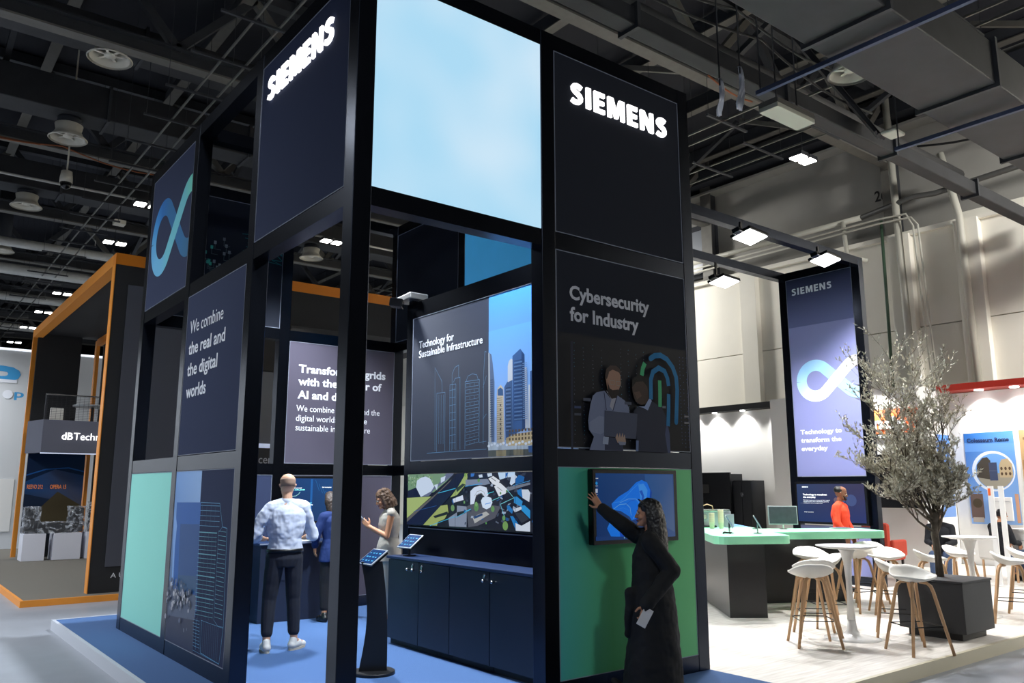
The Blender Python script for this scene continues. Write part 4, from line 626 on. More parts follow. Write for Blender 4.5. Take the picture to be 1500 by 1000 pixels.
# second band of the same picture that runs on behind the corner post
CABM=mat('blue_black_laminate',S(18,26,44),.42,var=.08,scale=5); CTOP=mat('dark_blue_worktop',S(24,44,80),.4)
KN=STEEL
ed=[8.06,7.43,6.86,6.20,5.56,5.25]
for i in range(len(ed)-1):
    y1,y0=ed[i],ed[i+1]
    lab=['cabinet furthest from the front, under the tilted tablet','second cabinet from the tablet, one knob','third cabinet from the tablet','cabinet with paired knobs before the corner post','cabinet half behind the corner post'][i]
    t=thing('storage_cabinet','blue-black '+lab,'cabinet',(4.76,(y0+y1)/2,0))
    bx('body',CABM,t,4.612,4.935,y0+.003,y1-.003,.06,.885); bx('plinth',mat('black_plinth',S(8,8,10),.6),t,4.64,4.93,y0+.003,y1-.003,0,.06)
    d=bx('door',CABM,t,4.592,4.611,y0+.005,y1-.005,.065,.88)
    kn=[[7.52,7.60],[7.32,],[6.26,],[6.14,],[5.5]][i]
    for yk in [[7.62,7.52],[7.34],[6.27],[6.13],[5.52]][i]:
        b=nb(); q=[(.006,0),(.006,.018),(.015,.024),(.016,.034),(.008,.04)]
        lathe(b,q,12); k_=obj('knob',b,KN,d,smooth=True); 
        k_.matrix_parent_inverse=Matrix.Identity(4); k_.location=(4.592,yk,.80); k_.rotation_euler=(0,-PI/2,0)
    yk=[7.52,7.34,6.13,5.52,5.52][i]
    if i in (0,1,2,4):
        yk=[7.52,7.34,6.13+.12,0,5.52][i]; b=nb(); lathe(b,[(.011,0),(.011,.01),(.004,.012)],10); L=obj('lock',b,KN,d,smooth=True); L.matrix_parent_inverse=Matrix.Identity(4); L.location=(4.592,yk+.02,.852); L.rotation_euler=(0,-PI/2,0)
        b=nb(); box(b,-.003,.003,-.012,.012,-.03,0); L2=obj('key',b,KN,d); L2.matrix_parent_inverse=Matrix.Identity(4); L2.location=(4.585,yk+.03,.85)
o=bx('worktop',CTOP,None,4.58,4.945,5.25,8.09,.888,.915,bevel=.003,label='dark blue worktop lying along the row of blue-black cabinets',cat='worktop')
# PA speaker / flood head on the partition corner
t=thing('flood_light','black and silver flood light perched on the corner of the inner partition','light',(4.98,8.34,3.83))
b=nb(); prism(b,[(4.86,8.18),(5.12,8.18),(5.14,8.52),(4.9,8.56)],3.87,3.95); obj('lamp_head',b,mat('dull_silver',S(150,150,150),.35,.7),t,bevel=.015); bx('bracket',GLASSBLK,t,4.96,5.06,8.28,8.36,3.83,3.875); 
b=nb(); bar(b,(4.9,8.4,3.84),(4.78,8.5,3.86),.16,.1); obj('driver_box',b,GLASSBLK,t,bevel=.01)
# small coil of wire hanging off post B
t=thing('wire_coil','small pale coil of wire hooked near the top of the frame','cable',(2.75,7.6,5.25)); b=nb()
for k in range(3): tube(b,[(2.62+.0*k,7.20+.05*math.cos(a*PI/8)+.01*k,5.12+.11*math.sin(a*PI/8)) for a in range(17)],.006,5)
tube(b,[(2.62,7.2,5.23),(2.62,7.2,5.53)],.004,4); tube(b,[(2.62,7.2,5.12),(2.62,7.36,5.12)],.01,5); obj('coil',b,mat('pale_wire',S(196,180,150),.5),t)
# flood light fixture for the overhead beams (interior spots have none)
def flood(x,y,z,label,yaw=0,hang=.16,w_=.46,d_=.26,tilt=.25):
    t=thing('flood_light',label,'light',(x,y,z)); R=Matrix.Rotation(yaw,4,'Z')@Matrix.Rotation(tilt,4,'X')
    def rb(name,m,a,b_,c,d,e,f):
        b=nb(); box(b,a,b_,c,d,e,f); bmesh.ops.transform(b,matrix=Matrix.Translation((x,y,z))@R,verts=b.verts); return obj(name,b,m,t,bevel=.006)
    rb('housing',GLASSBLK,-w_/2,w_/2,-d_/2,d_/2,.012,.06); rb('lit_lens',mat('flood_lens',(1,.99,.97,1),emit=16),-w_/2+.02,w_/2-.02,-d_/2+.02,d_/2-.02,0,.012)
    rb('driver_box',GLASSBLK,-w_/2-.13,-w_/2-.01,-.06,.06,.0,.07)
    b=nb(); bar(b,(x-w_/2+.05,y,z+.04),(x-w_/2+.05,y,z+hang),.04,.03); obj('bracket',b,GLASSBLK,t); return t
for x,y,l in ((4.6,6.1,'flood light under the roof of the pavilion behind the light box'),(4.3,9.6,'flood light under the rear roof of the pavilion'),(5.6,7.6,'flood light under the roof beside the sky blue panel')):
    pass
# ================================================================ tower and beams on the right
XT=13.45; tw=thing('sign_tower','slim black tower with tall lilac sign, joined to the pavilion by two overhead beams','tower',(XT+.07,8,0))
y0,y1=7.2,8.83
for y in (y0,y1-PW): bx('post',BLACKM,tw,XT,XT+PW,y,y+PW,0,ZT,bevel=.004)
BLUF=mat('dark_blue_frame',S(24,58,112),.35,.2)
for z in (0,1.68,Z3): bx('rail',BLACKM,tw,XT+.004,XT+PW-.004,y0+PW,y1-PW,z,z+PW)
for y in (y0,y1-PW): bx('overhead_beam',BLACKM,tw,XF+PW,XT,y+.004,y+PW-.004,Z3,ZT-.002)
LILAC=mat('lilac_fabric',S(124,128,176),.8,bump=.1,scale=900,var=.03)
PT=Plane('y',XT)
t,pp=panel('tower_sign','tall lilac sign panel with white headline and infinity loop on the tower',PT,y0+PW,y1-PW,1.83,Z3,LILAC)
p=Print(pp); p.rect(8.675,7.355,4.6,5.525,(32,38,62),(96,102,144)); infinity(p,pp,8.57,7.357,3.56,.385,.205,([(150,190,225),(150,200,235),(160,205,240),(150,200,240),(170,212,242)],[(170,212,242),(205,225,245),(235,238,245),(240,240,245)]),t,INK); p.build('printed_picture',t,INK)
bold_word(pp,8.56,7.74,5.215,.13,WHITE_INK,t,depth=.001,off=.003)
for k,(s,a) in enumerate((('Technology to',7.74),('transform the',7.76),('everyday',8.03))): lettering(pp,s,8.56,a,2.595-.15*k,.085,WHITE_INK,t,bold=.035)
panel('tower_low_panel','lilac panel low on the tower under the screen, behind the bar',PT,y0+PW,y1-PW,.15,.98,LILAC)
t,pp=screen('tower_screen','blue presentation screen on the tower behind the man in orange',PT,7.33,8.7,1.0,1.74,th=.07)
p=Print(pp); p.poly([(8.66,1.04),(7.37,1.04),(7.37,1.70),(8.66,1.70)],[(24,60,120),(40,60,130),(70,66,110),(52,76,124)]); 
for k in range(7): p.disc(7.72+.03*k,1.45+.05*math.sin(k*2),.045,(60+12*k,110,190-10*k))
p.disc(7.62,1.42,.1,(80,100,160)); p.rect(8.6,8.2,1.36,1.365,(150,160,190)); p.build('picture',t,SCR)
for s,a,c,z,h,bo in (('SIEMENS',8.55,8.43,1.64,.018,.04),('Technology to transform',8.54,8.07,1.50,.03,.03),('the everyday',8.54,8.29,1.455,.03,.03),('We help customers accelerate their digital',8.54,8.02,1.41,.013,0),('transformation and sustainability goals by',8.54,8.04,1.385,.013,0),('combining the real and the digital worlds',8.54,8.16,1.36,.013,0),('Find out more',8.53,8.35,1.2,.016,0)): lettering(pp,s,a,c,z,h,SINK,t,off=.004,bold=bo)
flood(10.05,7.03,5.33,'lit flood light under the front overhead beam, nearest the pavilion',yaw=.1,hang=.2,w_=.55,d_=.34,tilt=-.25)
flood(12.1,7.03,5.33,'lit flood light under the front overhead beam, next to the tower',yaw=.1,hang=.2,w_=.55,d_=.34,tilt=-.25)
flood(11.55,8.66,5.2,'lit flood light under the rear overhead beam',yaw=.1,hang=.33,w_=.55,d_=.34,tilt=-.25)
# ================================================================ reception counter
GREEN=mat('mint_green_laminate',S(150,228,186),.35,var=.04,scale=2); CBLK=mat('black_counter_laminate',S(22,24,28),.3,var=.1,scale=4); CBLU=mat('blue_counter_top',S(80,136,200),.35)
t=thing('reception_counter','black angled counter with thick mint green top at the bar','counter',(9.6,7.2,0))
def rounded(pts,rads,n=6):
    out=[]; N=len(pts)
    for i,(p,r) in enumerate(zip(pts,rads)):
        P=Vector(p); A=(Vector(pts[i-1])-P).normalized(); B=(Vector(pts[(i+1)%N])-P).normalized()
        if r<=0: out.append(tuple(P)); continue
        ang=A.angle(B)/2; tl=r/math.tan(ang); a=P+A*tl; c=P+B*tl; ctr=P+(A+B).normalized()*(r/math.sin(ang))
        va=a-ctr; vc=c-ctr; 
        for k in range(n+1):
            f=k/n; v=(va*(1-f)+vc*f).normalized()*r; out.append(tuple(ctr+v))
    return out
poly=rounded([(8.52,6.72),(9.42,6.22),(9.98,6.86),(11.5,6.05),(11.95,6.72),(10.62,7.55),(10.95,7.95),(10.25,8.6)],[.16,.12,0,.1,.1,0,0,0])
b=nb(); prism(b,poly,.93,1.035); obj('green_top',b,GREEN,t,bevel=.008)
b=nb(); prism(b,[(10.27,8.62),(10.97,7.97),(11.7,8.8),(11.0,9.5)],.93,1.035); obj('blue_top',b,CBLU,t,bevel=.006)
b=nb(); prism(b,[(8.88,6.82),(9.26,6.52),(11.25,8.75),(10.85,9.1)],0,.93); obj('side_leg',b,CBLK,t,bevel=.004)
b=nb(); prism(b,[(9.95,7.58),(11.5,6.72),(11.72,7.1),(10.25,7.95)],0,.93); obj('bar_front',b,CBLK,t,bevel=.004)
# tablets and monitor on the counter
SILV=mat('silver_plastic',S(176,180,184),.35,.3)
def tablet(x,y,z,yaw,label,tilt=.9,w_=.26,h_=.19,stand=.13,glow=None,marks=True):
    t=thing('tablet',label,'tablet',(x,y,z)); R=Matrix.Translation((x,y,z))@Matrix.Rotation(yaw,4,'Z')
    T=R@Matrix.Translation((0,0,stand))@Matrix.Rotation(tilt,4,'X')
    b=nb(); box(b,-w_/2,w_/2,-h_/2,h_/2,-.006,.006); bmesh.ops.transform(b,matrix=T,verts=b.verts); obj('casing',b,SILV,t,bevel=.003)
    b=nb(); box(b,-w_/2+.012,w_/2-.012,-h_/2+.012,h_/2-.012,.0062,.0082); bmesh.ops.transform(b,matrix=T,verts=b.verts); obj('display',b,glow or mat('tablet_blue_glow',S(16,46,86),.2,emit=.4),t)
    b=nb()
    if not marks: b.free(); b=None
    for (a,c,d,e,col) in ((-.07,.02,.04,.055,0),(-.07,.05,.01,.02,0),(-.02,.07,-.04,-.01,0),(.03,.08,.03,.06,0),(-.09,-.03,-.06,-.05,0)) if marks else (): box(b,a,c,d*h_/.19,e*h_/.19,.0083,.0088)
    if marks: bmesh.ops.transform(b,matrix=T,verts=b.verts); obj('screen_text',b,mat('screen_cyan_marks',S(60,130,160),.3,emit=.3),t)
    if stand>.02:
        b=nb(); bar(b,R@Vector((0,0,.008)),R@Vector((0,0,stand-.01)),.02,.012); obj('stem',b,STEEL,t); b=nb(); lathe(b,[(.055,0),(.055,.006),(.01,.012)],20); bmesh.ops.transform(b,matrix=R,verts=b.verts); obj('foot',b,GLASSBLK,t,smooth=False)
    return t
tablet(9.25,7.05,1.036,.62,'tablet on a stalk at the tip of the green counter, seen edge on, left one',tilt=1.05,stand=.15)
tablet(9.5,6.78,1.036,.62,'tablet on a stalk at the tip of the green counter, seen edge on, right one',tilt=1.05,stand=.15)
b=nb(); tube(b,[(9.05,7.0,1.045),(9.15,7.06,1.05),(9.2,6.98,1.046),(9.1,6.93,1.045)],.012,6); obj('charging_puck',b,GLASSBLK,smooth=True,label='small black puck with cable lying left of the counter tablets',cat='charger')
tablet(10.75,7.22,1.036,-.8,'monitor on a short stand in the middle of the green bar, grey landscape on screen',tilt=1.45,w_=.42,h_=.27,stand=.2,marks=False,glow=mat('grey_landscape',S(52,58,62),.3,emit=.25,var=.5,scale=14))
tablet(12.0-.5,6.75,1.036,-.6,'flat tablet lying on the bar in front of the man in orange',tilt=0,stand=.012)
b=nb(); lathe(b,[(.04,0),(.045,.012),(.0,.014)],16,(10.45,7.5,1.036)); obj('paperweight',b,GLASSBLK,label='small black object lying left of the bar monitor',cat='gadget')
CUP=mat('cream_paper_cup',S(226,208,182),.6); 
t0=None
for i,(x,y,n) in enumerate(((10.02,7.95,9),(10.12,7.86,12))):
    for k in range(n):
        l='paper cup in the %s stack beside the coffee machine'%('left lower','right higher')[i]
        if t0 is None:
            b=nb(); lathe(b,[(.03,0),(.04,.09),(.043,.092),(.043,.097),(.038,.097),(.028,.006)],14); t0=obj('paper_cup',b,CUP,smooth=True,label=l,cat='cup',group='stacked paper cups '+('left','right')[i]); t0.location=(x,y,1.036); continue
        c=t0.copy(); C.objects.link(c); c.location=(x,y,1.036+k*.0165); c['label']=l; c['group']='stacked paper cups '+('left','right')[i]
t=thing('coffee_machine','silver table-top coffee machine at the far left end of the counter','machine',(10.4,8.35,1.036))
R_=Matrix.Translation((10.45,8.3,1.036))@Matrix.Rotation(-.75,4,'Z')
for nm,m,a in (('body',SILV,(-.3,.3,-.02,.2,0,.24)),('top_tray',STEEL,(-.28,.28,-.06,.18,.24,.27)),('drip_tray',GLASSBLK,(-.25,.05,-.2,-.02,0,.03)),('spout',STEEL,(-.14,-.08,-.1,-.02,.12,.2)),('water_tank',mat('clear_tank',S(200,206,214),.1,trans=.6),(.18,.32,-.16,-.02,0,.2))):
    b=nb(); box(b,*a); bmesh.ops.transform(b,matrix=R_,verts=b.verts); obj(nm,b,m,t,bevel=.006)
b=nb(); tube(b,[(10.3+.0,8.36,1.3),(10.3,8.34,1.36),(10.36,8.3,1.385),(10.42,8.25,1.36),(10.42,8.23,1.3)],.008,6); obj('handle',b,mat('bamboo',S(180,150,110),.6),t,smooth=True)
# ================================================================ bar stools
SEAT=mat('white_stool_shell',S(222,219,212),.4); WOODL=mat('pale_oak',S(184,146,108),.55,var=.12,scale=14); BLKR=mat('black_foot_ring',S(22,22,22),.35,.4)
def make_stool():
    t=thing('bar_stool','','stool')
    b=nb(); N=28; rings=[]; top=[]; 
    for under in (0,1):
        for ri,f in enumerate((0,.3,.55,.78,.92,1.)):
            if ri==0: continue
            row=[]
            for k in range(N):
                a=2*PI*k/N; back=max(0,math.sin(a)); rx_,ry_=.235,.19
                z=.715+.012*f*f*4*(.4)+ (.11*back**1.4)*f**4 + .03*f**3*abs(math.cos(a)) - .012*(1-f)
                row.append(b.verts.new((rx_*f*math.cos(a),ry_*f*math.sin(a)+.01*back*f,z-(.02 if under else 0)*(1-.0*f))))
            rings.append(row)
    c0=b.verts.new((0,0,.703)); c1=b.verts.new((0,0,.689)); r1=rings[:5]; r2=rings[5:]
    for rr,c in ((r1,c0),(r2,c1)):
        for k in range(N): b.faces.new((c,rr[0][k],rr[0][(k+1)%N]))
        for A,B in zip(rr,rr[1:]):
            for k in range(N): b.faces.new((A[k],B[k],B[(k+1)%N],A[(k+1)%N]))
    for k in range(N): b.faces.new((r1[-1][k],r2[-1][k],r2[-1][(k+1)%N],r1[-1][(k+1)%N]))
    obj('seat_shell',b,SEAT,t,smooth=True)
    for sx in (-1,1):
        for sy in (-1,1):
            b=nb(); pts=[(sx*.225,sy*.225,0),(sx*.165,sy*.175,.33),(sx*.118,sy*.135,.60),(sx*.105,sy*.12,.655),(sx*.08,sy*.095,.685),(sx*.03,sy*.045,.69)]
            tube(b,pts,[.015,.017,.018,.018,.016,.012],8); obj('leg',b,WOODL,t,smooth=True)
    z=.27; q=.178; b=nb(); tube(b,[(-q,-q-.004,z),(q,-q-.004,z),(q+.004,q,z),(-q,q+.004,z),(-q-.004,-q,z)],.006,6); obj('foot_ring',b,BLKR,t)
    return t
st=make_stool(); 
stools=[(8.10,5.14,2.4,'white bar stool nearest left of the pedestal table, back rim to the left'),(8.61,5.42,2.3,'white bar stool tucked just behind the nearest left one'),(9.32,5.72,-2.2,'white bar stool left of the pedestal table stem, third from the left front'),
(10.15,6.42,-.6,'white bar stool standing against the black bar, furthest left'),(10.75,6.12,2.9,'white bar stool behind the pedestal table stem'),(11.75,6.48,-1.0,'white bar stool near the right end of the green bar'),
(9.28,4.83,.5,'white bar stool right of the pedestal table, seat seen from above'),(10.85,5.74,-.9,'white bar stool behind the right one, by the tree, left of two'),(8.58,4.27,-.5,'white bar stool nearest the platform edge, in front of the planter'),
(11.0,5.22,.6,'white bar stool behind the planter, right of two'),(12.0,5.3,0,'white bar stool behind the tree trunk in front of the rear table'),(11.35,4.42,.4,'white bar stool right of the planter'),(12.35,4.62,.3,'white bar stool at the right edge of the photo')]
for i,(x,y,rz,l) in enumerate(stools):
    if i==0: st.location=(x,y,0); st.rotation_euler=(0,0,rz); st['label']=l; st['group']='white bar stools'
    else: dup(st,(x,y,0),rz,l)
# legs of the copied stool share data
TUL=mat('white_lacquer',S(226,224,220),.25)
def tulip(x,y,label,first=None,h=1.0):
    t=thing('pedestal_table',label,'table',(x,y,0),group='white pedestal tables')
    b=nb(); lathe(b,[(.30,.0),(.30,.006),(.2,.02),(.09,.045),(.055,.09),(.045,.2)],40,(x,y,0)); obj('foot',b,TUL,t,smooth=True)
    b=nb(); lathe(b,[(.045,.2),(.034,.4),(.032,.62),(.045,.82),(.075,.93),(.1,h-.03)],28,(x,y,0)); obj('stem',b,TUL,t,smooth=True)
    b=nb(); lathe(b,[(.24,h-.03),(.325,h-.012),(.33,h-.004),(.328,h)],44,(x,y,0)); obj('tabletop',b,TUL,t,smooth=False)
tulip(8.78,5.10,'round white pedestal table among the front stools')
tulip(11.6,4.98,'round white pedestal table behind the tree trunk')
# ================================================================ planter and olive tree
PLM=mat('charcoal_planter',S(38,39,42),.55,var=.1,scale=20)
t=thing('planter','charcoal cube planter on a recessed plinth holding the olive tree','planter',(9.85,4.55,0))
bx('box',PLM,t,9.48,10.2,4.19,4.92,.08,.605,bevel=.006); bx('plinth',PLM,t,9.55,10.13,4.26,4.85,0,.08); bx('lid',PLM,t,9.47,10.21,4.18,4.93,.607,.63,bevel=.003)
rnd=random.Random(11)
tr=thing('olive_tree','grey-green olive tree with slim trunk growing from the charcoal planter','tree',(9.9,4.6,.63))
BARK=mat('olive_bark',S(92,82,70),.9,bump=.8,scale=40,var=.3); LEAFM=mat('dusty_olive_leaf',S(184,177,156),.7,var=.2,scale=30)
LEAFL=mat('pale_olive_leaf',S(222,219,204),.7)
b=nb(); tube(b,[(9.88,4.6,.62),(9.89,4.61,.85),(9.87,4.62,1.1),(9.9,4.6,1.35)],[.045,.038,.036,.034],10)
tube(b,[(9.84,4.57,.62),(9.86,4.58,.9),(9.89,4.6,1.15)],[.03,.024,.02],8); obj('trunk',b,BARK,tr,smooth=True)
twigs=nb(); leaves=nb()
def leaf(P,d,L,wd):
    s=d.cross(Vector((rnd.uniform(-1,1),rnd.uniform(-1,1),rnd.uniform(-1,1)))).normalized()*wd; up=d.cross(s).normalized()*wd*.35
    v=[leaves.verts.new(P),leaves.verts.new(P+d*L*.5+s+up),leaves.verts.new(P+d*L),leaves.verts.new(P+d*L*.5-s+up)]; f=leaves.faces.new(v); f.material_index=0 if rnd.random()<.6 else 1
def branch(P,d,L,r,lev):
    n=5; pts=[P]; q=P.copy(); dd=d.copy()
    for i in range(n):
        dd=(dd+Vector((rnd.uniform(-.18,.18),rnd.uniform(-.18,.18),rnd.uniform(-.05,.16)))).normalized(); q=q+dd*L/n; pts.append(q.copy())
    tube(twigs,pts,[r*(1-.75*i/n) for i in range(n+1)],4 if lev else 6,cap=False)
    if lev<3:
        k={0:7,1:6,2:4}[lev]
        for i in range(k):
            f=rnd.uniform(.25,1); j=min(n-1,int(f*n)); p=pts[j].lerp(pts[j+1],f*n-j)
            nd=(dd*.7+Vector((rnd.uniform(-1,1),rnd.uniform(-1,1),rnd.uniform(-.35,.7)))*.75).normalized()
            branch(p,nd,L*rnd.uniform(.38,.6),r*.45,lev+1)
    if lev>=1:
        for i in range(7 if lev==3 else 5):
            f=rnd.uniform(.15,1.0); j=min(n-1,int(f*n)); p=pts[j].lerp(pts[j+1],f*n-j)
            leaf(p,(dd+Vector((rnd.uniform(-1,1),rnd.uniform(-1,1),rnd.uniform(-.6,.8)))*.8).normalized(),rnd.uniform(.035,.06),rnd.uniform(.006,.010))
R0=Vector((.79,-.61,0)); 
for sx,up,L in ((-.85,.75,.95),(-.75,1.0,1.05),(-.45,1.2,1.2),(-.25,1.5,1.5),(.0,1.6,1.35),(.18,1.4,1.1),(.3,1.2,.8),(-1.0,.55,.8),(-.6,.7,.75),(.35,.9,.5),(.1,1.1,.7),(.25,.8,.45),(-.1,.8,.5),(.05,.6,.4),(.3,1.3,.65),(-.9,.45,.7)):
    d=(R0*sx+Vector((rnd.uniform(-.35,.35),rnd.uniform(-.35,.35),up))).normalized()
    branch(Vector((9.9,4.6,1.16+rnd.uniform(-.06,.1))),d,L,.016,0)
obj('branches',twigs,BARK,tr,smooth=True,kind='stuff')
o=obj('foliage',leaves,LEAFM,tr,kind='stuff'); o.data.materials.append(LEAFL)
# ================================================================ booths behind
WB=mat('white_booth_wall',S(222,221,218),.6,var=.02,scale=1); BFASC=mat('black_fascia',S(24,24,26),.5); REDF=mat('red_fascia',S(176,44,28),.5)
t=thing('booth_wall','white booth wall with black fascia and small downlights left of the tower','wall',(19.1,15,0))
bx('wall_board',WB,t,19.0,19.15,12.02,19,-.1,3.72); bx('fascia',BFASC,t,18.75,19.15,12.02,19,3.74,3.9)
LENS=mat('downlight_lens',(1,1,.98,1),emit=10)
for y in (12.6,13.75,14.7,15.5,16.5):
    b=nb(); lathe(b,[(.07,0),(.07,.02)],16,(18.86,y,3.715)); obj('downlight',b,LENS,t)
    spot((18.84,y,3.68),(18.97,y,1.5),190,(1,.99,.96),120,.05,1)
def poster(pl,u0,u1,z0,z1,label,build,name='poster'):
    t=thing(name,label,'poster',pl.at((u0+u1)/2,z0,.01)); p=Print(pl); build(p); me=p.build('printed_picture',t,INK); 
    a=pl.at(min(u0,u1),z0,.0); c=pl.at(max(u0,u1),z1,.0005); b=nb(); box(b,min(a[0],c[0])-.0,max(a[0],c[0]),min(a[1],c[1]),max(a[1],c[1]),z0,z1); obj('sheet',b,WB,t); return t
def f_landscape(p):
    p.poly([(12.88,.9),(12.2,.9),(12.2,2.79),(12.88,2.79)],[(60,90,140),(60,90,140),(20,70,140),(20,80,150)]); p.poly([(12.88,.9),(12.2,.9),(12.2,1.5),(12.88,1.62)],(34,60,34)); p.disc(12.25,1.95,.42,(190,200,220)); p.disc(12.25,1.95,.35,(110,130,170)); p.disc(12.3,1.6,.3,(26,44,28)); p.poly([(12.86,2.15),(12.7,2.1),(12.75,2.03),(12.83,2.05)],(190,160,110)); p.rect(12.88,12.2,2.55,2.58,(30,50,100))
poster(Plane('y',18.99),12.88,12.2,.9,2.79,'blue and green landscape poster beside the tower',f_landscape)
t=thing('vending_machine','large black machine with a recessed opening under the booth lights','machine',(18.5,14.6,-.0))
bx('body',CBLK,t,18.35,18.98,13.95,15.9,0,2.0,bevel=.01); bx('front_frame',GLASSBLK,t,18.28,18.35,13.85,15.9,0,2.04,bevel=.01); bx('recess',mat('deep_black',S(4,4,5),.8),t,18.27,18.279,14.55,14.95,1.48,1.72)
t=thing('storage_locker','black double-door locker right of the black machine','locker',(18.6,13.5,0))
for k in range(2): 
    d=bx('door',CBLK,t,18.38,18.41,13.26+.3*k,13.54+.3*k,.03,1.8); bx('handle',STEEL,d,18.36,18.38,13.5+.05*k,13.52+.05*k,1.4,1.5)
bx('body',CBLK,t,18.415,18.98,13.26,13.84,0,1.82)
# sign booth
t=thing('sign_booth','white booth block carrying the orange sign right of the tower','booth',(18.3,10.2,0))
bx('front_wall',WB,t,17.6,17.7,8.35,12.0,0,3.8); bx('side_wall',WB,t,17.7,18.99,8.35,8.45,0,3.8)
bx('downlight',LENS,t,17.3,17.42,9.5,9.75,3.72,3.74); bx('light_arm',WB,t,17.34,17.6,9.55,9.7,3.742,3.78)
spot((17.25,9.3,3.7),(17.6,9.2,2.6),360,(1,.99,.96),130,.06,1)
OR=mat('orange_sign',S(232,104,44),.5)
t=thing('orange_sign','orange booth sign with white rounded letters behind the olive tree','sign',(17.55,9,2.8)); bx('board',OR,t,17.55,17.598,8.36,9.75,2.80,3.34)
PS=Plane('y',17.55); lettering(PS,'ands',9.6,8.62,2.9,.27,WHITE_INK,t,bold=.05,depth=.02,split=True); bx('lower_strip',mat('charcoal_strip',S(44,42,44),.6),t,17.56,17.598,8.36,9.75,2.70,2.795); lettering(Plane('y',17.56),'KS TRADING',9.5,8.45,2.715,.06,WHITE_INK,t,bold=.02)
t,pp=screen('dark_screen','large switched-off black screen behind the olive tree',Plane('y',17.6),8.42,9.45,1.2,2.35,th=.08); 
def f_blue(p):
    p.poly([(18.3,1.0),(18.95,1.0),(18.95,2.78),(18.3,2.78)],[(110,140,190),(110,140,190),(90,136,204),(70,120,196)]); p.disc(18.62,1.9,.26,(150,170,200)); p.disc(18.62,1.9,.22,(90,110,140))
poster(Plane('x',8.35),18.3,18.95,1.0,2.78,'narrow blue poster on the side of the sign booth, behind the tree',f_blue)
# right booth
t=thing('red_booth','white booth with red canopy strip and two round downlights at the right edge','booth',(19.1,5,0))
bx('back_wall',WB,t,19.0,19.15,1.5,8.34,0,3.7); bx('red_canopy',REDF,t,18.5,19.15,1.5,8.33,3.72,3.86)
for y in (7.55,6.85,6.1):
    b=nb(); lathe(b,[(.09,0),(.09,.02)],20,(18.75,y,3.698)); obj('downlight',b,LENS,t); spot((18.72,y,3.66),(18.98,y,1.6),190,(1,.98,.94),120,.06,1)
def f_rome(p):
    p.poly([(8.06,.86),(7.06,.86),(7.06,2.82),(8.06,2.80)],[(132,166,214),(132,166,214),(84,140,208),(40,104,180)]); p.poly([(8.06,2.4),(7.06,2.4),(7.06,2.55),(8.06,2.6)],(100,148,210))
    p.disc(7.52,1.98,.43,(214,222,232),n=36); p.disc(7.50,1.97,.38,(108,156,214),n=36)
    c=lambda a:(7.50+.37*math.cos(a),1.97+.37*math.sin(a))
    p.poly([c(PI*1.02)]+[c(PI+k*PI/10) for k in range(1,10)]+[c(-.02)]+[(7.2,1.92),(7.8,1.92)],(150,144,128))
    p.poly([(7.40,1.84),(7.14,1.84),(7.14,2.12),(7.22,2.24),(7.34,2.22),(7.40,2.1)],(176,158,126))
    for j in range(2):
        for i in range(3): p.disc(7.355-.08*i,1.92+.11*j,.035,(84,66,50),ru=.024,n=10)
    p.poly([c(PI*.62),c(PI*.5),(7.52,2.2),(7.56,1.78),c(PI*1.15)]+[c(PI*(1.05-.1*k)) for k in range(5)],(84,78,64)) if False else None
    p.poly([(7.86,1.85),(7.84,2.12),(7.72,2.26),(7.62,2.28),(7.56,2.2),(7.58,1.8)],(70,64,56)); p.rect(7.6,7.44,1.78,2.16,(62,72,98)); p.rect(7.6,7.44,1.98,1.985,(110,120,140))
    p.rect(8.04,7.78,.98,1.5,(104,86,78)); p.rect(8.02,7.8,.9,1.0,(170,160,150)); p.rect(7.15,7.08,.9,1.5,(196,150,120)); p.disc(7.9,1.3,.1,(76,66,50))
t=poster(Plane('y',18.99),8.06,7.06,.86,2.82,'blue poster with a round ancient amphitheatre picture and dark title',f_rome)
lettering(Plane('y',18.985),'Colesseum Rome',8.0,7.15,2.60,.09,mat('navy_ink',S(24,40,84),.6),t,bold=.03)
def f_tan(p): p.poly([(6.95,.86),(6.0,.86),(6.0,2.82),(6.95,2.82)],[(182,150,110)]*4); p.rect(6.93,6.05,2.0,2.2,(150,118,84)); p.rect(6.93,6.05,1.2,1.7,(80,66,60))
t=poster(Plane('y',18.99),6.95,6.0,.86,2.82,'tan poster cut by the right edge of the photo',f_tan); lettering(Plane('y',18.985),'motor',6.88,6.5,2.62,.07,mat('brown_ink',S(96,64,40),.6),t,bold=.02)
t=thing('white_notice','white framed notice board on the blue amphitheatre poster','notice',(18.96,7.4,.95)); bx('board',WB,t,18.93,18.975,7.2,7.66,.94,1.43,bevel=.01); bx('frame_line',EDGE,t,18.926,18.93,7.24,7.62,1.34,1.345)
t=thing('white_totem','slim white totem of two upright boards right of the tree','totem',(15.2,6.1,0)); bx('board',WB,t,15.2,15.24,6.06,6.15,0,1.66,bevel=.004); bx('board',WB,t,15.3,15.34,5.94,6.02,0,1.66,bevel=.004); bx('orange_mark',OR,t,15.195,15.2,6.10,6.14,1.5,1.62); bx('foot',WB,t,15.12,15.42,5.9,6.2,0,.02)
t=thing('white_desk','long white exhibition counter at the right edge','counter',(16.6,5.4,0)); bx('body',WB,t,16.4,16.9,3.5,6.3,0,.86,bevel=.006); bx('top',TUL,t,16.35,16.95,3.45,6.35,.862,.9,bevel=.004); bx('panel_line',EDGE,t,16.394,16.4,3.6,6.2,.7,.705)
t=thing('red_armchair','red-orange upholstered armchair seen right of the tower base','chair',(16.0,8.55,0)); REDC=mat('red_upholstery',S(186,62,40),.7,var=.1,scale=20)
bx('back',REDC,t,15.8,15.95,8.3,8.85,.25,.95,bevel=.06); bx('seat',REDC,t,15.96,16.5,8.3,8.85,.22,.45,bevel=.05); 
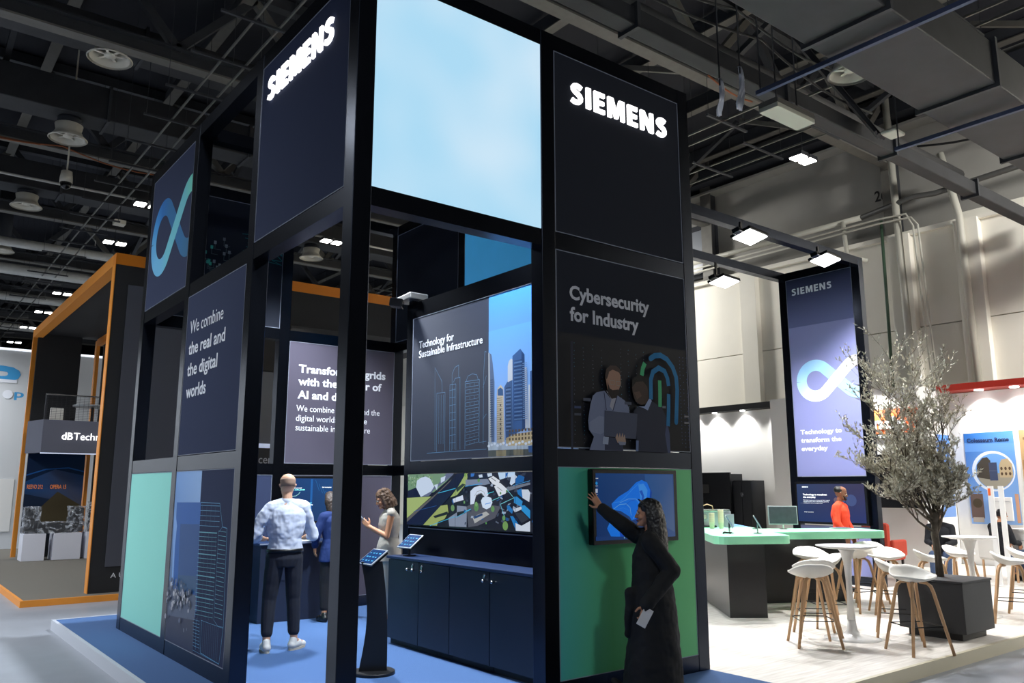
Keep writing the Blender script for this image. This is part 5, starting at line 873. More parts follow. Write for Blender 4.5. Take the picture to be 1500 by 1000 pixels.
for a,c in ((15.85,8.35),(16.42,8.35),(15.85,8.8),(16.42,8.8)): bx('leg',BLKR,t,a-.02,a+.02,c-.02,c+.02,0,.23)
for a,c in ((8.24,8.34),(8.81,8.91)): bx('armrest',REDC,t,15.9,16.45,a,c,.3,.62,bevel=.04)
# ================================================================ orange portal stand (left)
ORA=mat('orange_frame_paint',S(226,142,44),.5); ORD=mat('orange_band',S(214,124,20),.5); BLKW=mat('black_stand_wall',S(30,31,34),.75,var=.08,scale=3); CHAR=mat('charcoal_wall_panel',S(74,76,86),.75,var=.04,scale=4)
GCARP=mat('grey_carpet_tile',S(104,100,92),.95,bump=.4,scale=500,var=.15)
o=bx('stand_floor',GCARP,None,2.05,13,14.55,27,-.119,-.03,kind='structure'); o.name='floor'
o=bx('trim_4',ORA,None,2.0,13,14.5,14.55,-.12,-.025,kind='structure'); o=bx('trim_5',ORA,None,2.0,2.05,14.55,27,-.12,-.025,kind='structure')
PX,PY,PFY=2.97,14.85,23.6
po=thing('orange_portal','huge black portal stand edged in orange, left behind the pavilion','stand',(6,19,-.03))
zt=5.64
bx('side_wall',BLKW,po,PX+.01,5.9,PY+.005,PY+.2,-.03,zt-.2)
bx('front_header',BLKW,po,5.9,12.6,PY+.005,PY+.2,4.75,zt-.2)
bx('orange_front_band',ORD,po,PX,12.6,PY,PY+.2,zt-.2,zt); bx('orange_near_post',ORA,po,PX-.005,PX+.008,PY,PY+.2,-.03,zt-.2)
bx('orange_top_beam',ORA,po,PX,PX+.2,PY+.2,PFY+.2,zt-.2,zt); bx('orange_far_post',ORA,po,PX,PX+.1,PFY+.1,PFY+.2,-.03,zt-.2)
bx('roof_board',BLKW,po,PX+.2,12.6,PY+.2,PFY+.2,zt-.1,zt-.01)
bx('back_wall',BLKW,po,PX+.1,4.08,PFY,PFY+.1,2.5,zt-.1); bx('backdrop_wall',BLKW,po,4.62,12.6,PFY,PFY+.1,-.03,zt-.1)
bx('inner_orange_post',ORA,po,4.42,4.5,PFY-.1,PFY+.1,-.03,zt-.15); bx('inner_orange_beam',ORD,po,4.42,4.52,PFY-1.6,PFY-.1,zt-.3,zt-.12)
bx('inset_panel',CHAR,po,3.2,5.7,PY-.012,PY+.004,.38,5.1)
for y in (15.6,17.1): bx('orange_ceiling_strip',ORD,po,6.6,11.5,y,y+.16,5.5,5.536) 
for x,y in ((7.35,16.3),(8.6,16.35),(9.7,17.6)):
    b=nb(); lathe(b,[(.1,0),(.1,.02)],18,(x,y,5.52)); obj('downlight',b,mat('downlight_lens2',(1,1,1,1),emit=7),po)
PPf=Plane('x',PY-.012)
lettering(Plane('x',PY+.004),'A U R',3.3,3.62,.2,.075,WHITE_INK,po,bold=.0); lettering(Plane('x',PY+.004),'M',3.47,3.55,.075,.085,WHITE_INK,po,bold=.03)
bx('white_light_panel',mat('white_lit_panel',(1,.99,.96,1),emit=1.1),po,8.25,8.6,19.9,19.95,4.9,5.5)
spot((7.5,19,5.35),(6.5,20,0),260,(1,.97,.92),120,.1); spot((3.6,20.5,5.3),(3.6,22.3,0),120,(.95,.97,1),100,.1)
# backdrop below the balcony
PBk=Plane('x',23.35)
t=thing('backdrop','dark blue printed backdrop wall under the balcony with two orange titles','backdrop',(3.6,23.4,0)); bx('board',BLKW,t,3.08,4.36,23.352,23.42,-.03,2.5)
p=Print(PBk); p.poly([(3.08,-.02),(4.36,-.02),(4.36,2.49),(3.08,2.49)],[(34,36,38),(40,38,36),(14,44,80),(8,36,72)]); p.poly([(3.08,1.5),(4.36,1.2),(4.36,1.95),(3.7,2.1),(3.08,1.8)],[(30,60,100),(70,72,90),(30,70,120),(60,76,110),(26,76,130)]); p.poly([(3.3,.6),(4.1,.6),(4.36,1.2),(3.8,1.55),(3.3,1.0)],(70,62,44)); p.line([(3.08,1.95),(3.5,2.1),(4.0,2.14),(4.36,2.05)],.03,(30,90,160)); p.build('printed_picture',t,INK)
ORI=mat('orange_ink',S(226,130,60),.5,emit=.3)
lettering(PBk,'REEVO 212',3.12,3.46,1.62,.1,ORI,t,bold=.004,off=.004); lettering(PBk,'OPERA 15',3.62,3.98,1.62,.1,ORI,t,bold=.004,off=.004)
# balcony
t=thing('balcony','grey mezzanine balcony with illuminated white lettering inside the portal','balcony',(5,23,2.5)); BALC=mat('grey_balcony_front',S(84,86,100),.7)
bx('fascia',BALC,t,3.2,9.5,22.4,22.5,2.48,3.27); b=nb(); prism(b,[(2.99,23.3),(3.2,22.4),(3.2,23.3)],2.48,3.27); obj('side_fascia',b,BALC,t); bx('deck',BLKW,t,3.2,9.5,22.5,23.34,2.7,2.8); bx('lower_edge_light',mat('cool_strip',S(200,210,235),emit=.8),t,3.2,9.5,22.42,22.46,2.455,2.48)
lettering(Plane('x',22.4),'dB',3.62,3.86,2.80,.17,SIGN,t,bold=.012,depth=.02,name='glowing_letters'); lettering(Plane('x',22.4),'Technologies',3.88,5.15,2.80,.17,SIGN,t,bold=-.004,depth=.02,name='glowing_letters')
RAILM=mat('dark_mesh_rail',S(46,48,54),.5,.4)
bx('top_rail',STEEL,t,3.2,9.5,22.42,22.45,3.87,3.9)
for x in (3.2,4.9,6.6): bx('rail_post',RAILM,t,x,x+.03,22.42,22.45,3.27,3.87)
b=nb(); 
for k in range(14): box(b,3.23,9.5,22.43,22.436,3.3+k*.042,3.305+k*.042)
for k in range(60): box(b,3.25+k*.1,3.255+k*.1,22.437,22.442,3.28,3.87)
obj('wire_mesh',b,RAILM,t,kind='stuff')
t=thing('balcony_table','round grey table on the mezzanine balcony','table',(4.3,22.85,2.8)); b=nb(); lathe(b,[(.45,.86),(.46,.88),(.46,.9)],24,(4.35,22.95,2.8)); obj('tabletop',b,SILV,t); b=nb(); lathe(b,[(.2,0),(.03,.03),(.03,.86)],14,(4.35,22.95,2.8)); obj('stem',b,BLKR,t)
t=thing('balcony_chair','pale shell chair on the mezzanine balcony left of the round table','chair',(3.5,22.9,2.8)); b=nb(); prism(b,[(3.38,22.8),(3.68,22.8),(3.68,22.84),(3.38,22.84)],3.25,3.6); obj('backrest',b,SEAT,t,bevel=.03); bx('seat',SEAT,t,3.38,3.7,22.84,23.2,3.22,3.26,bevel=.015); bx('pedestal',BLKR,t,3.5,3.56,22.98,23.04,2.8,3.22)
# plinths and plastic wrapped speakers
PLW=mat('white_plinth_paint',S(214,216,228),.5); WRAP=mat('crumpled_clear_wrap',S(200,206,216),.12,alpha=.2,spec=1.,bump=1.2,scale=14); SPK=mat('black_speaker_box',S(26,28,34),.6)
for x0,x1,l in ((2.99,3.46,'left white display plinth under wrapped speakers'),(3.62,4.22,'middle white display plinth under wrapped speakers'),(4.32,4.8,'white display plinth half behind the orange post')): bx('display_plinth',PLW,None,x0,x1,22.2,22.75,-.03,.585,bevel=.006,label=l,cat='plinth')
ntw=WRAP.node_tree; bw=ntw.nodes['Principled BSDF']; tw_=ntw.nodes.new('ShaderNodeTexCoord'); nw_=ntw.nodes.new('ShaderNodeTexNoise'); nw_.inputs['Scale'].default_value=3.6; nw_.inputs['Detail'].default_value=6; nw_.inputs['Distortion'].default_value=2.5
rw=ntw.nodes.new('ShaderNodeValToRGB'); rw.color_ramp.elements[0].position=.5; rw.color_ramp.elements[0].color=(.06,.06,.06,1); rw.color_ramp.elements[1].position=.66; rw.color_ramp.elements[1].color=(.75,.75,.75,1)
ntw.links.new(tw_.outputs['Object'],nw_.inputs['Vector']); ntw.links.new(nw_.outputs['Fac'],rw.inputs[0]); ntw.links.new(rw.outputs[0],bw.inputs['Alpha'])
def wrapped(x0,x1,y0,y1,z0,z1,label,tilt=0):
    t=thing('wrapped_speaker',label,'speaker',((x0+x1)/2,(y0+y1)/2,z0)); c=Vector(((x0+x1)/2,(y0+y1)/2,z0)); 
    b=nb(); box(b,x0+.03,x1-.03,y0+.03,y1-.03,z0+.012,z1-.03); obj('cabinet',b,SPK,t,bevel=.01)
    b=nb(); box(b,x0,x1,y0,y1,z0+.002,z1); bmesh.ops.subdivide_edges(b,edges=b.edges,cuts=9,use_grid_fill=True); rr=random.Random(int(x0*100))
    for v in b.verts: v.co+=Vector((rr.uniform(-.018,.018),rr.uniform(-.018,.018),rr.uniform(-.014,.014) if v.co.z>z0+.02 else 0))
    obj('plastic_wrap',b,WRAP,t)
wrapped(2.98,3.32,22.25,22.6,.585,1.2,'upright speaker in clear plastic on the left plinth'); wrapped(3.28,4.0,22.2,22.4,.585,.85,'long low speaker in clear plastic bridging two plinths') 
wrapped(3.95,4.3,22.42,22.72,.585,1.2,'upright speaker in clear plastic on the middle plinth'); wrapped(4.36,4.7,22.3,22.6,.585,1.3,'speaker in clear plastic on the plinth behind the orange post')
# white stand far left with blue P logo
t=thing('white_stand','large pale stand wall with blue and white letter logo at the left edge','stand',(0,28,-.1))
PALE=mat('pale_stand_wall',S(200,202,204),.6); bx('wall_board',PALE,t,-24,6.2,28,28.2,-.12,5.72); bx('top_light_line',mat('cool_strip2',S(235,240,250),emit=1.2),t,-24,6.2,27.97,27.998,5.68,5.74)  # board lengthened beyond view on the left to reflect in the posts
PW_=Plane('x',28); BL1=mat('logo_blue',S(60,150,205),.5); lettering(PW_,'P',2.35,3.28,4.42,.78,BL1,t,bold=.035,name='logo_letter',depth=.02); lettering(PW_,'p',3.17,3.42,4.28,.24,BL1,t,bold=.02,name='small_letter')
b=nb(); prism(b,[(3.0+.13*math.cos(a*PI/8),4.36+.13*math.sin(a*PI/8)) for a in range(16)],0,.03)
bmesh.ops.transform(b,matrix=Matrix.Translation((0,27.995,0))@Matrix.Rotation(PI/2,4,'X'),verts=b.verts); obj('logo_dot',b,WHITE_INK,t)
bx('logo_white_bar',WHITE_INK,t,2.3,3.2,27.972,27.978,4.70,4.80)
for xs in (1.0,-5,-11,-17): spot((xs,25.6,5.6),(xs+.5,28,1.8),520,(.92,.96,1),130,.2,.9)  # spots added to brighten the board so the frame posts reflect it
bx('notice_board',WB,t,2.6,3.4,27.97,27.998,.4,1.9)
# wall of the neighbouring stand seen through the pavilion
t=thing('rear_stand','dark fascia stand with grey wall seen through the pavilion frame','stand',(6,14.3,0))
bx('grey_wall',mat('mid_grey_wall',S(96,97,100),.7),t,5.2,5.95,14.3,14.4,2.42,3.72); bx('ledge_light',mat('cool_strip3',S(180,190,215),emit=.6),t,5.2,5.95,14.25,14.42,2.34,2.42); bx('black_fascia',BLKW,t,5.2,5.95,14.2,14.42,1.95,2.34); bx('brown_upper',mat('brown_black',S(34,31,29),.8),t,5.2,5.95,14.3,14.4,3.73,4.7)
for a in (5.22,5.9): bx('post',BLKW,t,a,a+.04,14.3,14.36,-.03,1.95)
lettering(Plane('x',14.2),'cem',5.42,5.72,2.07,.14,GREY_INK,t,bold=0)
# things seen in the gap right of the back wall
t=thing('white_side_wall','narrow lit white wall seen between the back post and the inner partition','wall',(11,16,0)); bx('board',WB,t,9.6,10.6,15.3,15.4,-.03,2.3); bx('upper_sign',mat('blue_sign',S(60,90,130),.6),t,9.6,10.6,15.3,15.4,3.4,4.6); bx('brown_board',mat('olive_board',S(70,64,50),.7),t,9.6,10.6,15.3,15.4,2.6,3.35); lettering(Plane('x',15.3),'T',9.72,9.86,3.75,.2,WHITE_INK,t,bold=.03); bx('brown_box',mat('brown_box',S(80,66,52),.7),t,9.6,10.6,15.31,15.39,2.3,2.6)
# ================================================================ desk, kiosk, tablets inside the pavilion
DK=mat('dark_blue_desk',S(24,32,52),.45,var=.06,scale=6)
t=thing('welcome_desk','blue-black desk with pale top edge in front of the wall screen','desk',(4.5,10.4,0)); bx('body',DK,t,3.95,5.15,10.12,10.6,.0,.93,bevel=.004); bx('desktop',CTOP,t,3.92,5.18,10.08,10.64,.932,.965,bevel=.004); bx('edge_strip',EDGE,t,3.92,5.18,10.075,10.08,.945,.96); bx('drawer_front',DK,t,4.02,4.5,10.108,10.12,.5,.88)
b=nb(); box(b,4.32,4.62,10.14,10.36,.9655,.974); obj('paper_pile',b,WB,label='white papers lying on the desk beside the person in blue',cat='paper')
t=thing('tablet_kiosk','black floor kiosk with curved column and tilted tablet at the entrance','kiosk',(3.78,6.85,0))
KB=mat('black_powder_coat',S(16,17,20),.45)
b=nb(); lathe(b,[(.19,0),(.19,.022),(.185,.028)],40,(3.78,6.85,0)); obj('round_base',b,KB,t)
b=nb(); r0=Vector((.88,-.47,0)); n_=12; prev=None
for i in range(n_+1):
    f=i/n_; z=.028+f*.95; wd=.125-.028*f-.02*math.sin(f*PI); sh=-.01+.05*math.sin(f*PI*.9)-.05*f; c=Vector((3.78,6.85,z))+r0*sh*1.0
    dd=Vector((.47,.88,0)); row=[b.verts.new(c+r0*wd*a+dd*.03*e) for a,e in ((-1,-1),(1,-1),(1,1),(-1,1))]
    if prev:
        for k in range(4): b.faces.new((prev[k],prev[(k+1)%4],row[(k+1)%4],row[k]))
    else: b.faces.new(row[::-1])
    prev=row
b.faces.new(prev); obj('curved_column',b,KB,t)
def slab(t,c,yaw,tilt,w_,h_,disp=True):
    T=Matrix.Translation(c)@Matrix.Rotation(yaw,4,'Z')@Matrix.Rotation(tilt,4,'X')
    def q(nm,m,a,**k):
        b=nb(); box(b,*a); bmesh.ops.transform(b,matrix=T,verts=b.verts); return obj(nm,b,m,t,**k)
    q('casing',SILV,(-w_/2,w_/2,-h_/2,h_/2,-.008,.004),bevel=.003); q('backing',KB,(-w_/2+.01,w_/2-.01,-h_/2+.01,h_/2-.01,-.03,-.01),bevel=.004); q('display',mat('tablet_blue_glow',S(16,46,86),.2,emit=.4),(-w_/2+.012,w_/2-.012,-h_/2+.012,h_/2-.012,.0045,.006))
    b=nb()
    for k in range(4):
        for j in range(3): box(b,-w_*.36+k*w_*.2,-w_*.36+k*w_*.2+w_*(.08+.05*((k+j)%2)),-h_*.3+j*h_*.24,-h_*.3+j*h_*.24+h_*.06,.0061,.0066)
    bmesh.ops.transform(b,matrix=T,verts=b.verts); obj('screen_text',b,mat('screen_cyan_marks',S(60,130,160),.3,emit=.3),t)
slab(t,(3.74,6.86,1.02),-PI/2,.62,.27,.21)
t=thing('tablet_on_stand','tilted tablet on a short stand at the end of the cabinet worktop','tablet',(4.74,7.86,.915)); slab(t,(4.74,7.86,1.07),-PI/2,.68,.28,.21)
b=nb(); tube(b,[(4.74,7.87,.925),(4.735,7.87,1.05)],.014,8); obj('stem',b,KB,t); b=nb(); lathe(b,[(.07,0),(.07,.008),(.03,.014)],24,(4.74,7.87,.9155)); obj('foot',b,KB,t)
# ================================================================ people
V=Vector
def capsule(b,p,q,r0,r1,seg=12):
    p=V(p);q=V(q); d=q-p; L=max(d.length,1e-4); d/=L; pts=[];rs=[]
    for k in range(5):
        a=PI/2*k/4; pts.append(p-d*r0*math.cos(a)); rs.append(max(r0*math.sin(a),.0008))
    for k in range(5):
        a=PI/2*(1-k/4); pts.append(q+d*r1*math.cos(a)); rs.append(max(r1*math.sin(a),.0008))
    tube(b,pts,rs,seg)
def chain(b,pts,rs):
    for (p,q),(r,s) in zip(zip(pts,pts[1:]),zip(rs,rs[1:])): capsule(b,p,q,r,s)
def lofte(b,rings,seg=24,M=None):
    R=[]
    for cx,cy,cz,rx_,ry_ in rings:
        row=[]
        for k in range(seg):
            a=2*PI*k/seg; v=V((cx+rx_*math.cos(a),cy+ry_*math.sin(a),cz)); row.append(b.verts.new(M@v if M else v))
        R.append(row)
    for A,B in zip(R,R[1:]):
        for k in range(seg): b.faces.new((A[k],A[(k+1)%seg],B[(k+1)%seg],B[k]))
    b.faces.new(R[0][::-1]); b.faces.new(R[-1])
FT=D.textures.new('folds','CLOUDS'); FT.noise_scale=.14; HT=D.textures.new('strands','CLOUDS'); HT.noise_scale=.03
def soft(name,b,m,parent,vox=.007,smooth=3,disp=0,tex=None,**k):
    o=obj(name,b,m,parent,**k); r=o.modifiers.new('merge','REMESH'); r.mode='VOXEL'; r.voxel_size=vox; r.use_smooth_shade=True
    s=o.modifiers.new('relax','SMOOTH'); s.factor=.5; s.iterations=smooth
    if disp: d=o.modifiers.new('folds','DISPLACE'); d.texture=tex or FT; d.strength=disp; d.mid_level=.36; d.texture_coords='LOCAL'
    return o
def hand(b,w_,d,n,side,curl=.3,spread=.15,k=1.,thumb=1):
    """w_: wrist, d: direction of the palm, n: back-of-hand normal, side: +1 thumb on s side"""
    d=V(d).normalized(); n=V(n); n=(n-d*n.dot(d)).normalized(); s=d.cross(n)*side; w_=V(w_)
    for j in (-1.3,-.45,.45,1.3): capsule(b,w_+s*.012*j*k+d*.01,w_+d*.082*k+s*.0185*j*k,.016*k,.0125*k,8)
    for j,L in ((1.5,.068),(.5,.078),(-.5,.072),(-1.5,.056)):
        p=w_+d*.085*k+s*.0155*j*k; q=p
        dirv=(d+s*spread*j*.6).normalized(); a=curl*.5; r=.0088*k
        for seg_ in range(3):
            dv=(dirv*math.cos(a)-n*math.sin(a)); e=q+dv*L*k*(.45,.32,.26)[seg_]; capsule(b,q,e,r,r*.9,8); q=e; r*=.9; a+=curl
    p=w_+d*.025*k+s*.026*k; q=p+(d*.55+s*.75-n*.25*thumb).normalized()*.042*k; capsule(b,p,q,.013*k,.0105*k,8); e=q+(d*.85+s*.3-n*.3*thumb).normalized()*.032*k; capsule(b,q,e,.0102*k,.0085*k,8)
def head_mesh(b,M,k=1.,female=False):
    """head centred on x, chin at z=0, facing +y"""
    jw=.9 if female else 1.
    prof=[(-.004,.052,.022,.018),(.0,.048,.036*jw,.030),(.018,.040,.047*jw,.045),(.04,.024,.056*jw,.064),(.065,.010,.063*jw,.080),(.09,.004,.068,.090),(.115,.0,.072,.096),(.14,-.004,.076,.099),(.165,-.006,.077,.099),(.19,-.008,.071,.092),(.21,-.01,.055,.074),(.224,-.012,.034,.046),(.23,-.012,.012,.016)]
    lofte(b,[(0,c*k,z*k,rx_*k,ry_*k) for z,c,rx_,ry_ in prof],28,M)
    T=lambda *p:M@(V(p)*k)
    capsule(b,T(0,.092,.115),T(0,.108,.078),.008*k,.013*k); capsule(b,T(-.011,.1,.072),T(.011,.1,.072),.008*k,.008*k)   # nose
    capsule(b,T(-.045,.078,.127),T(.045,.078,.127),.014*k,.014*k); capsule(b,T(-.014,.085,.012),T(.014,.085,.012),.014*k,.014*k)  # brow, chin
    for s in (-1,1):
        capsule(b,T(s*.03,.088,.122),T(s*.042,.08,.122),.012*k,.012*k); capsule(b,T(s*.042,.068,.078),T(s*.036,.072,.07),.02*k,.018*k)
        capsule(b,T(s*.074,-.002,.125),T(s*.079,-.012,.118),.011*k,.012*k); capsule(b,T(s*.073,-.004,.098),T(s*.077,-.008,.112),.008*k,.010*k)
EYEW=mat('eye_white',S(220,216,210),.3); IRIS=mat('dark_iris',S(36,26,22),.2); LIPS=mat('lips',S(150,92,84),.5)
def face_parts(par_,M,k):
    T=lambda *p:M@(V(p)*k)
    for s in (-1,1):
        b=nb(); bmesh.ops.create_uvsphere(b,u_segments=12,v_segments=8,radius=.0125*k,matrix=Matrix.Translation(T(s*.031,.0895,.112))); e=obj('eye',b,EYEW,par_,smooth=True)
        b=nb(); bmesh.ops.create_uvsphere(b,u_segments=10,v_segments=6,radius=.0065*k,matrix=Matrix.Translation(T(s*.031,.098,.112))); obj('iris',b,IRIS,par_,smooth=True)
        b=nb(); capsule(b,T(s*.018,.099,.131),T(s*.046,.088,.133),.004*k,.003*k,6); obj('eyebrow',b,IRIS,par_,smooth=True)
    b=nb(); capsule(b,T(-.02,.094,.046),T(0,.1,.047),.004*k,.006*k,8); capsule(b,T(0,.1,.047),T(.02,.094,.046),.006*k,.004*k,8); capsule(b,T(-.014,.095,.041),T(.014,.095,.041),.006*k,.006*k,8); obj('lips',b,LIPS,par_,smooth=True)
def figure(name,label,loc,yaw,H,skin,J,head=(0,0,0),female=False,cloth=None,handpose=None,legs=True,group=None):
    """J: joints in metres for a 1.75 m person; x right, y forward. returns dict of helpers"""
    k=H/1.75; t=thing(name,label,'person',loc,group=group); M=Matrix.Translation(loc)@Matrix.Rotation(yaw,4,'Z')@Matrix.Scale(k,4)
    P={a:M@V(p) for a,p in J.items()}; 
    MH=M@Matrix.Translation(V(J['head']))@Matrix.Rotation(head[2],4,'Z')@Matrix.Rotation(head[0],4,'X')@Matrix.Rotation(head[1],4,'Y')
    b=nb(); w_=.9 if female else 1.
    capsule(b,P['neck'],P['head']+(MH.to_3x3()@V((0,0,.035))),.052*k*w_,.048*k*w_)
    tor=[(0,0,J['hip'][2]-.06,.15*w_,.10),(0,0,J['hip'][2]+.02,.165,.112)]
    lofte(b,[(J['hip'][0],J['hip'][1],J['hip'][2]-.08,.14,.095),(J['hip'][0],J['hip'][1],J['hip'][2]+.02,.165,.112),(J['waist'][0],J['waist'][1],J['waist'][2],.135*w_,.098),(J['chest'][0],J['chest'][1],J['chest'][2],.165*w_,.118),(J['chest'][0],J['chest'][1],J['chest'][2]+.11,.15*w_,.095),(J['neck'][0],J['neck'][1],J['neck'][2],.06,.055)],24,M)
    for s in 'LR':
        chain(b,[P['sh'+s],P['el'+s],P['wr'+s]],[.052*k*w_,.040*k*w_,.026*k*w_]); chain(b,[P['neck']-V((0,0,.03*k)),P['sh'+s]],[.035*k,.04*k*w_])
        if legs: chain(b,[P['hp'+s],P['kn'+s],P['an'+s]],[.085*k,.055*k,.037*k]); capsule(b,P['an'+s],P['toe'+s],.038*k,.03*k)
        hd,hn,cu,sp=(handpose or {}).get(s,((0,0,-1),(1 if s=='R' else -1,0,0),.35,.1))
        R3=M.to_3x3(); hand(b,P['wr'+s],R3@V(hd),R3@V(hn),-1 if s=='R' else 1,cu,sp,k)
    head_mesh(b,MH,1.,female); body=soft('body',b,skin,t,.0045,2); face_parts(t,MH,1.)
    return dict(t=t,M=M,MH=MH,P=P,k=k,J=J,body=body)
STAND=dict(hip=(0,0,.95),waist=(0,0,1.10),chest=(0,.0,1.28),neck=(0,-.005,1.475),head=(0,.01,1.52),shL=(-.17,0,1.40),shR=(.17,0,1.40),elL=(-.25,-.03,1.13),elR=(.25,-.03,1.13),wrL=(-.25,.08,.90),wrR=(.25,.08,.90),hpL=(-.09,0,.90),hpR=(.09,0,.90),knL=(-.11,.02,.50),knR=(.11,.02,.50),anL=(-.12,-.02,.09),anR=(.12,-.02,.09),toeL=(-.14,.13,.035),toeR=(.14,.13,.035))
def shirt(f,m,long=True,hem=.93,infl=.028,name='shirt',sleeve=1.,disp=.022,vest=False,flare=0,collar=True,vox=.006):
    k=f['k'];M=f['M'];J=f['J'];P=f['P']; b=nb(); c=J['chest'];h=J['hip'];wq=J['waist']
    rings=[(h[0],h[1],hem,.175+flare,.125+flare),(h[0],h[1],h[2]+.03,.172+flare*.6,.128+flare*.5),(wq[0],wq[1],wq[2],.155,.118),(c[0],c[1],c[2]-.03,.19,.14),(c[0],c[1],c[2]+.06,.195,.132),(c[0],c[1],c[2]+.11,.18,.11),((c[0]+J['neck'][0])/2,(c[1]+J['neck'][1])/2,J['neck'][2]-.03,.09,.075)]
    if collar: rings.append((J['neck'][0],J['neck'][1],J['neck'][2]+.012,.064,.06))
    lofte(b,rings,28,M)
    for s in 'LR':
        chain(b,[P['neck']+V((0,0,-.03*k)),P['sh'+s]],[.068*k,(.066 if not vest else .05)*k])
        if not vest:
            e=P['el'+s]+(P['wr'+s]-P['el'+s])*(sleeve); chain(b,[P['sh'+s],P['el'+s],e],[.068*k,.056*k,.046*k])
    o=soft(name,b,m,f['t'],vox,3,disp,None); return o
def trousers(f,m,infl=.02,disp=.012,name='trousers',cuff=.10):
    k=f['k'];M=f['M'];J=f['J'];P=f['P']; b=nb(); h=J['hip']
    lofte(b,[(h[0],h[1],h[2]-.13,.15,.11),(h[0],h[1],h[2]-.05,.178,.126),(h[0],h[1],h[2]+.04,.166,.116),(h[0],h[1],h[2]+.07,.158,.112)],24,M)
    for s in 'LR':
        q=P['an'+s]+(P['kn'+s]-P['an'+s])*(cuff/.41); chain(b,[P['hp'+s],P['kn'+s],q],[.098*k,.072*k,.058*k])
    return soft(name,b,m,f['t'],.007,3,disp)
def shoes(f,m,sole=None):
    k=f['k']
    for s in 'LR':
        a=f['P']['an'+s]; tt=f['P']['toe'+s]; d=(tt-a); d.z=0; d.normalize(); b=nb(); z=a.z-.09*k
        A=V((a.x,a.y,z)); capsule(b,A-d*.03*k+V((0,0,.05*k)),A+d*.06*k+V((0,0,.055*k)),.045*k,.048*k); capsule(b,A+d*.05*k+V((0,0,.042*k)),A+d*.16*k+V((0,0,.034*k)),.045*k,.034*k); capsule(b,A-d*.02*k+V((0,0,.07*k)),A-d*.01*k+V((0,0,.10*k)),.042*k,.04*k)
        o=soft('shoe',b,m,f['t'],.006,2); 
        b=nb(); lofte(b,[(0,0,0,.045*k,.13*k),(0,0,.022*k,.047*k,.132*k)],24,Matrix.Translation(A+d*.06*k)@Matrix.Rotation(math.atan2(-d.x,d.y),4,'Z')); obj('sole',b,sole or m,o)
SK1=mat('light_skin',S(196,150,122),.55); SK2=mat('tan_skin',S(176,124,92),.55); SK3=mat('brown_skin',S(128,84,60),.55)
# --- bald man, white shirt, seen from behind
J=dict(STAND); J.update(elR=(.30,.07,1.12),wrR=(.27,.32,1.08),elL=(-.32,.06,1.12),wrL=(-.16,.28,1.08),toeR=(.24,.10,.035),anR=(.13,0,.09),toeL=(-.15,.12,.035),anL=(-.15,-.03,.09),knL=(-.13,.03,.5),knR=(.11,.02,.5))
f=figure('person','bald man in a white shirt and dark jeans standing with his back turned',(3.53,8.37,0),-.18,1.79,SK1,J,head=(-.1,0,-.1),handpose={'R':((-.3,1,0),(0,0,1),.3,.1),'L':((.4,1,0),(0,0,1),.3,.1)})
shirt(f,mat('white_cotton_shirt',S(196,202,218),.8),sleeve=.35,hem=.97,disp=.045)
b=nb(); lofte(b,[(0,-.005,1.462,.068,.066),(0,.0,1.50,.064,.062)],24,f['M']); obj('collar',b,mat('white_cotton_shirt',S(198,206,226),.8),f['t'],smooth=True,bevel=.004)
trousers(f,mat('dark_denim',S(22,26,40),.85,bump=.2,scale=400)); shoes(f,mat('white_sneaker',S(206,204,200),.5),mat('cream_sole',S(200,190,170),.5))
b=nb(); lofte(b,[(0,0,.965,.186,.138),(0,0,.998,.184,.136)],28,f['M']); obj('belt',b,mat('black_leather',S(14,13,13),.4),f['t'],smooth=True)
b=nb(); lofte(b,[(0,-.010,.10,.0725,.095),(0,-.012,.135,.0775,.099),(0,-.012,.165,.0785,.1),(0,-.014,.18,.076,.097)],24,f['MH']@Matrix.Translation((0,0,0))); obj('stubble_hair',b,mat('short_stubble',S(150,122,104),.9),f['t'],smooth=True)
# --- person in blue blazer at the desk
J=dict(STAND); J.update(elL=(-.27,.0,1.14),wrL=(-.2,.22,1.0),elR=(.27,.02,1.14),wrR=(.18,.24,1.0),neck=(0,.05,1.46),head=(0,.10,1.49),chest=(0,.03,1.28))
f=figure('person','person in a blue blazer leaning at the desk, half hidden by the corner post',(4.78,9.78,0),-.1,1.6,SK2,J,head=(-.35,0,0),female=True)
shirt(f,mat('royal_blue_wool',S(8,38,92),.85),name='blazer',hem=.80,flare=.03,sleeve=.95,disp=.02); trousers(f,mat('black_wool',S(14,16,24),.9)); shoes(f,mat('black_shoe',S(12,12,14),.4))
b=nb(); T=lambda *p:f['MH']@V(p)
for s in (-1,0,1): chain(b,[T(s*.04,-.02,.2),T(s*.06,-.06,.1),T(s*.055,-.05,-.02),T(s*.05,-.06,-.09)],[.06,.065,.05,.03])
lofte(b,[(0,-.02,.10,.085,.09),(0,-.015,.17,.088,.108),(0,-.015,.215,.065,.082),(0,-.015,.242,.02,.03)],24,f['MH']); soft('hair',b,mat('dark_brown_hair',S(52,38,30),.5,bump=.6,scale=60),f['t'],.006,3,.012,HT)
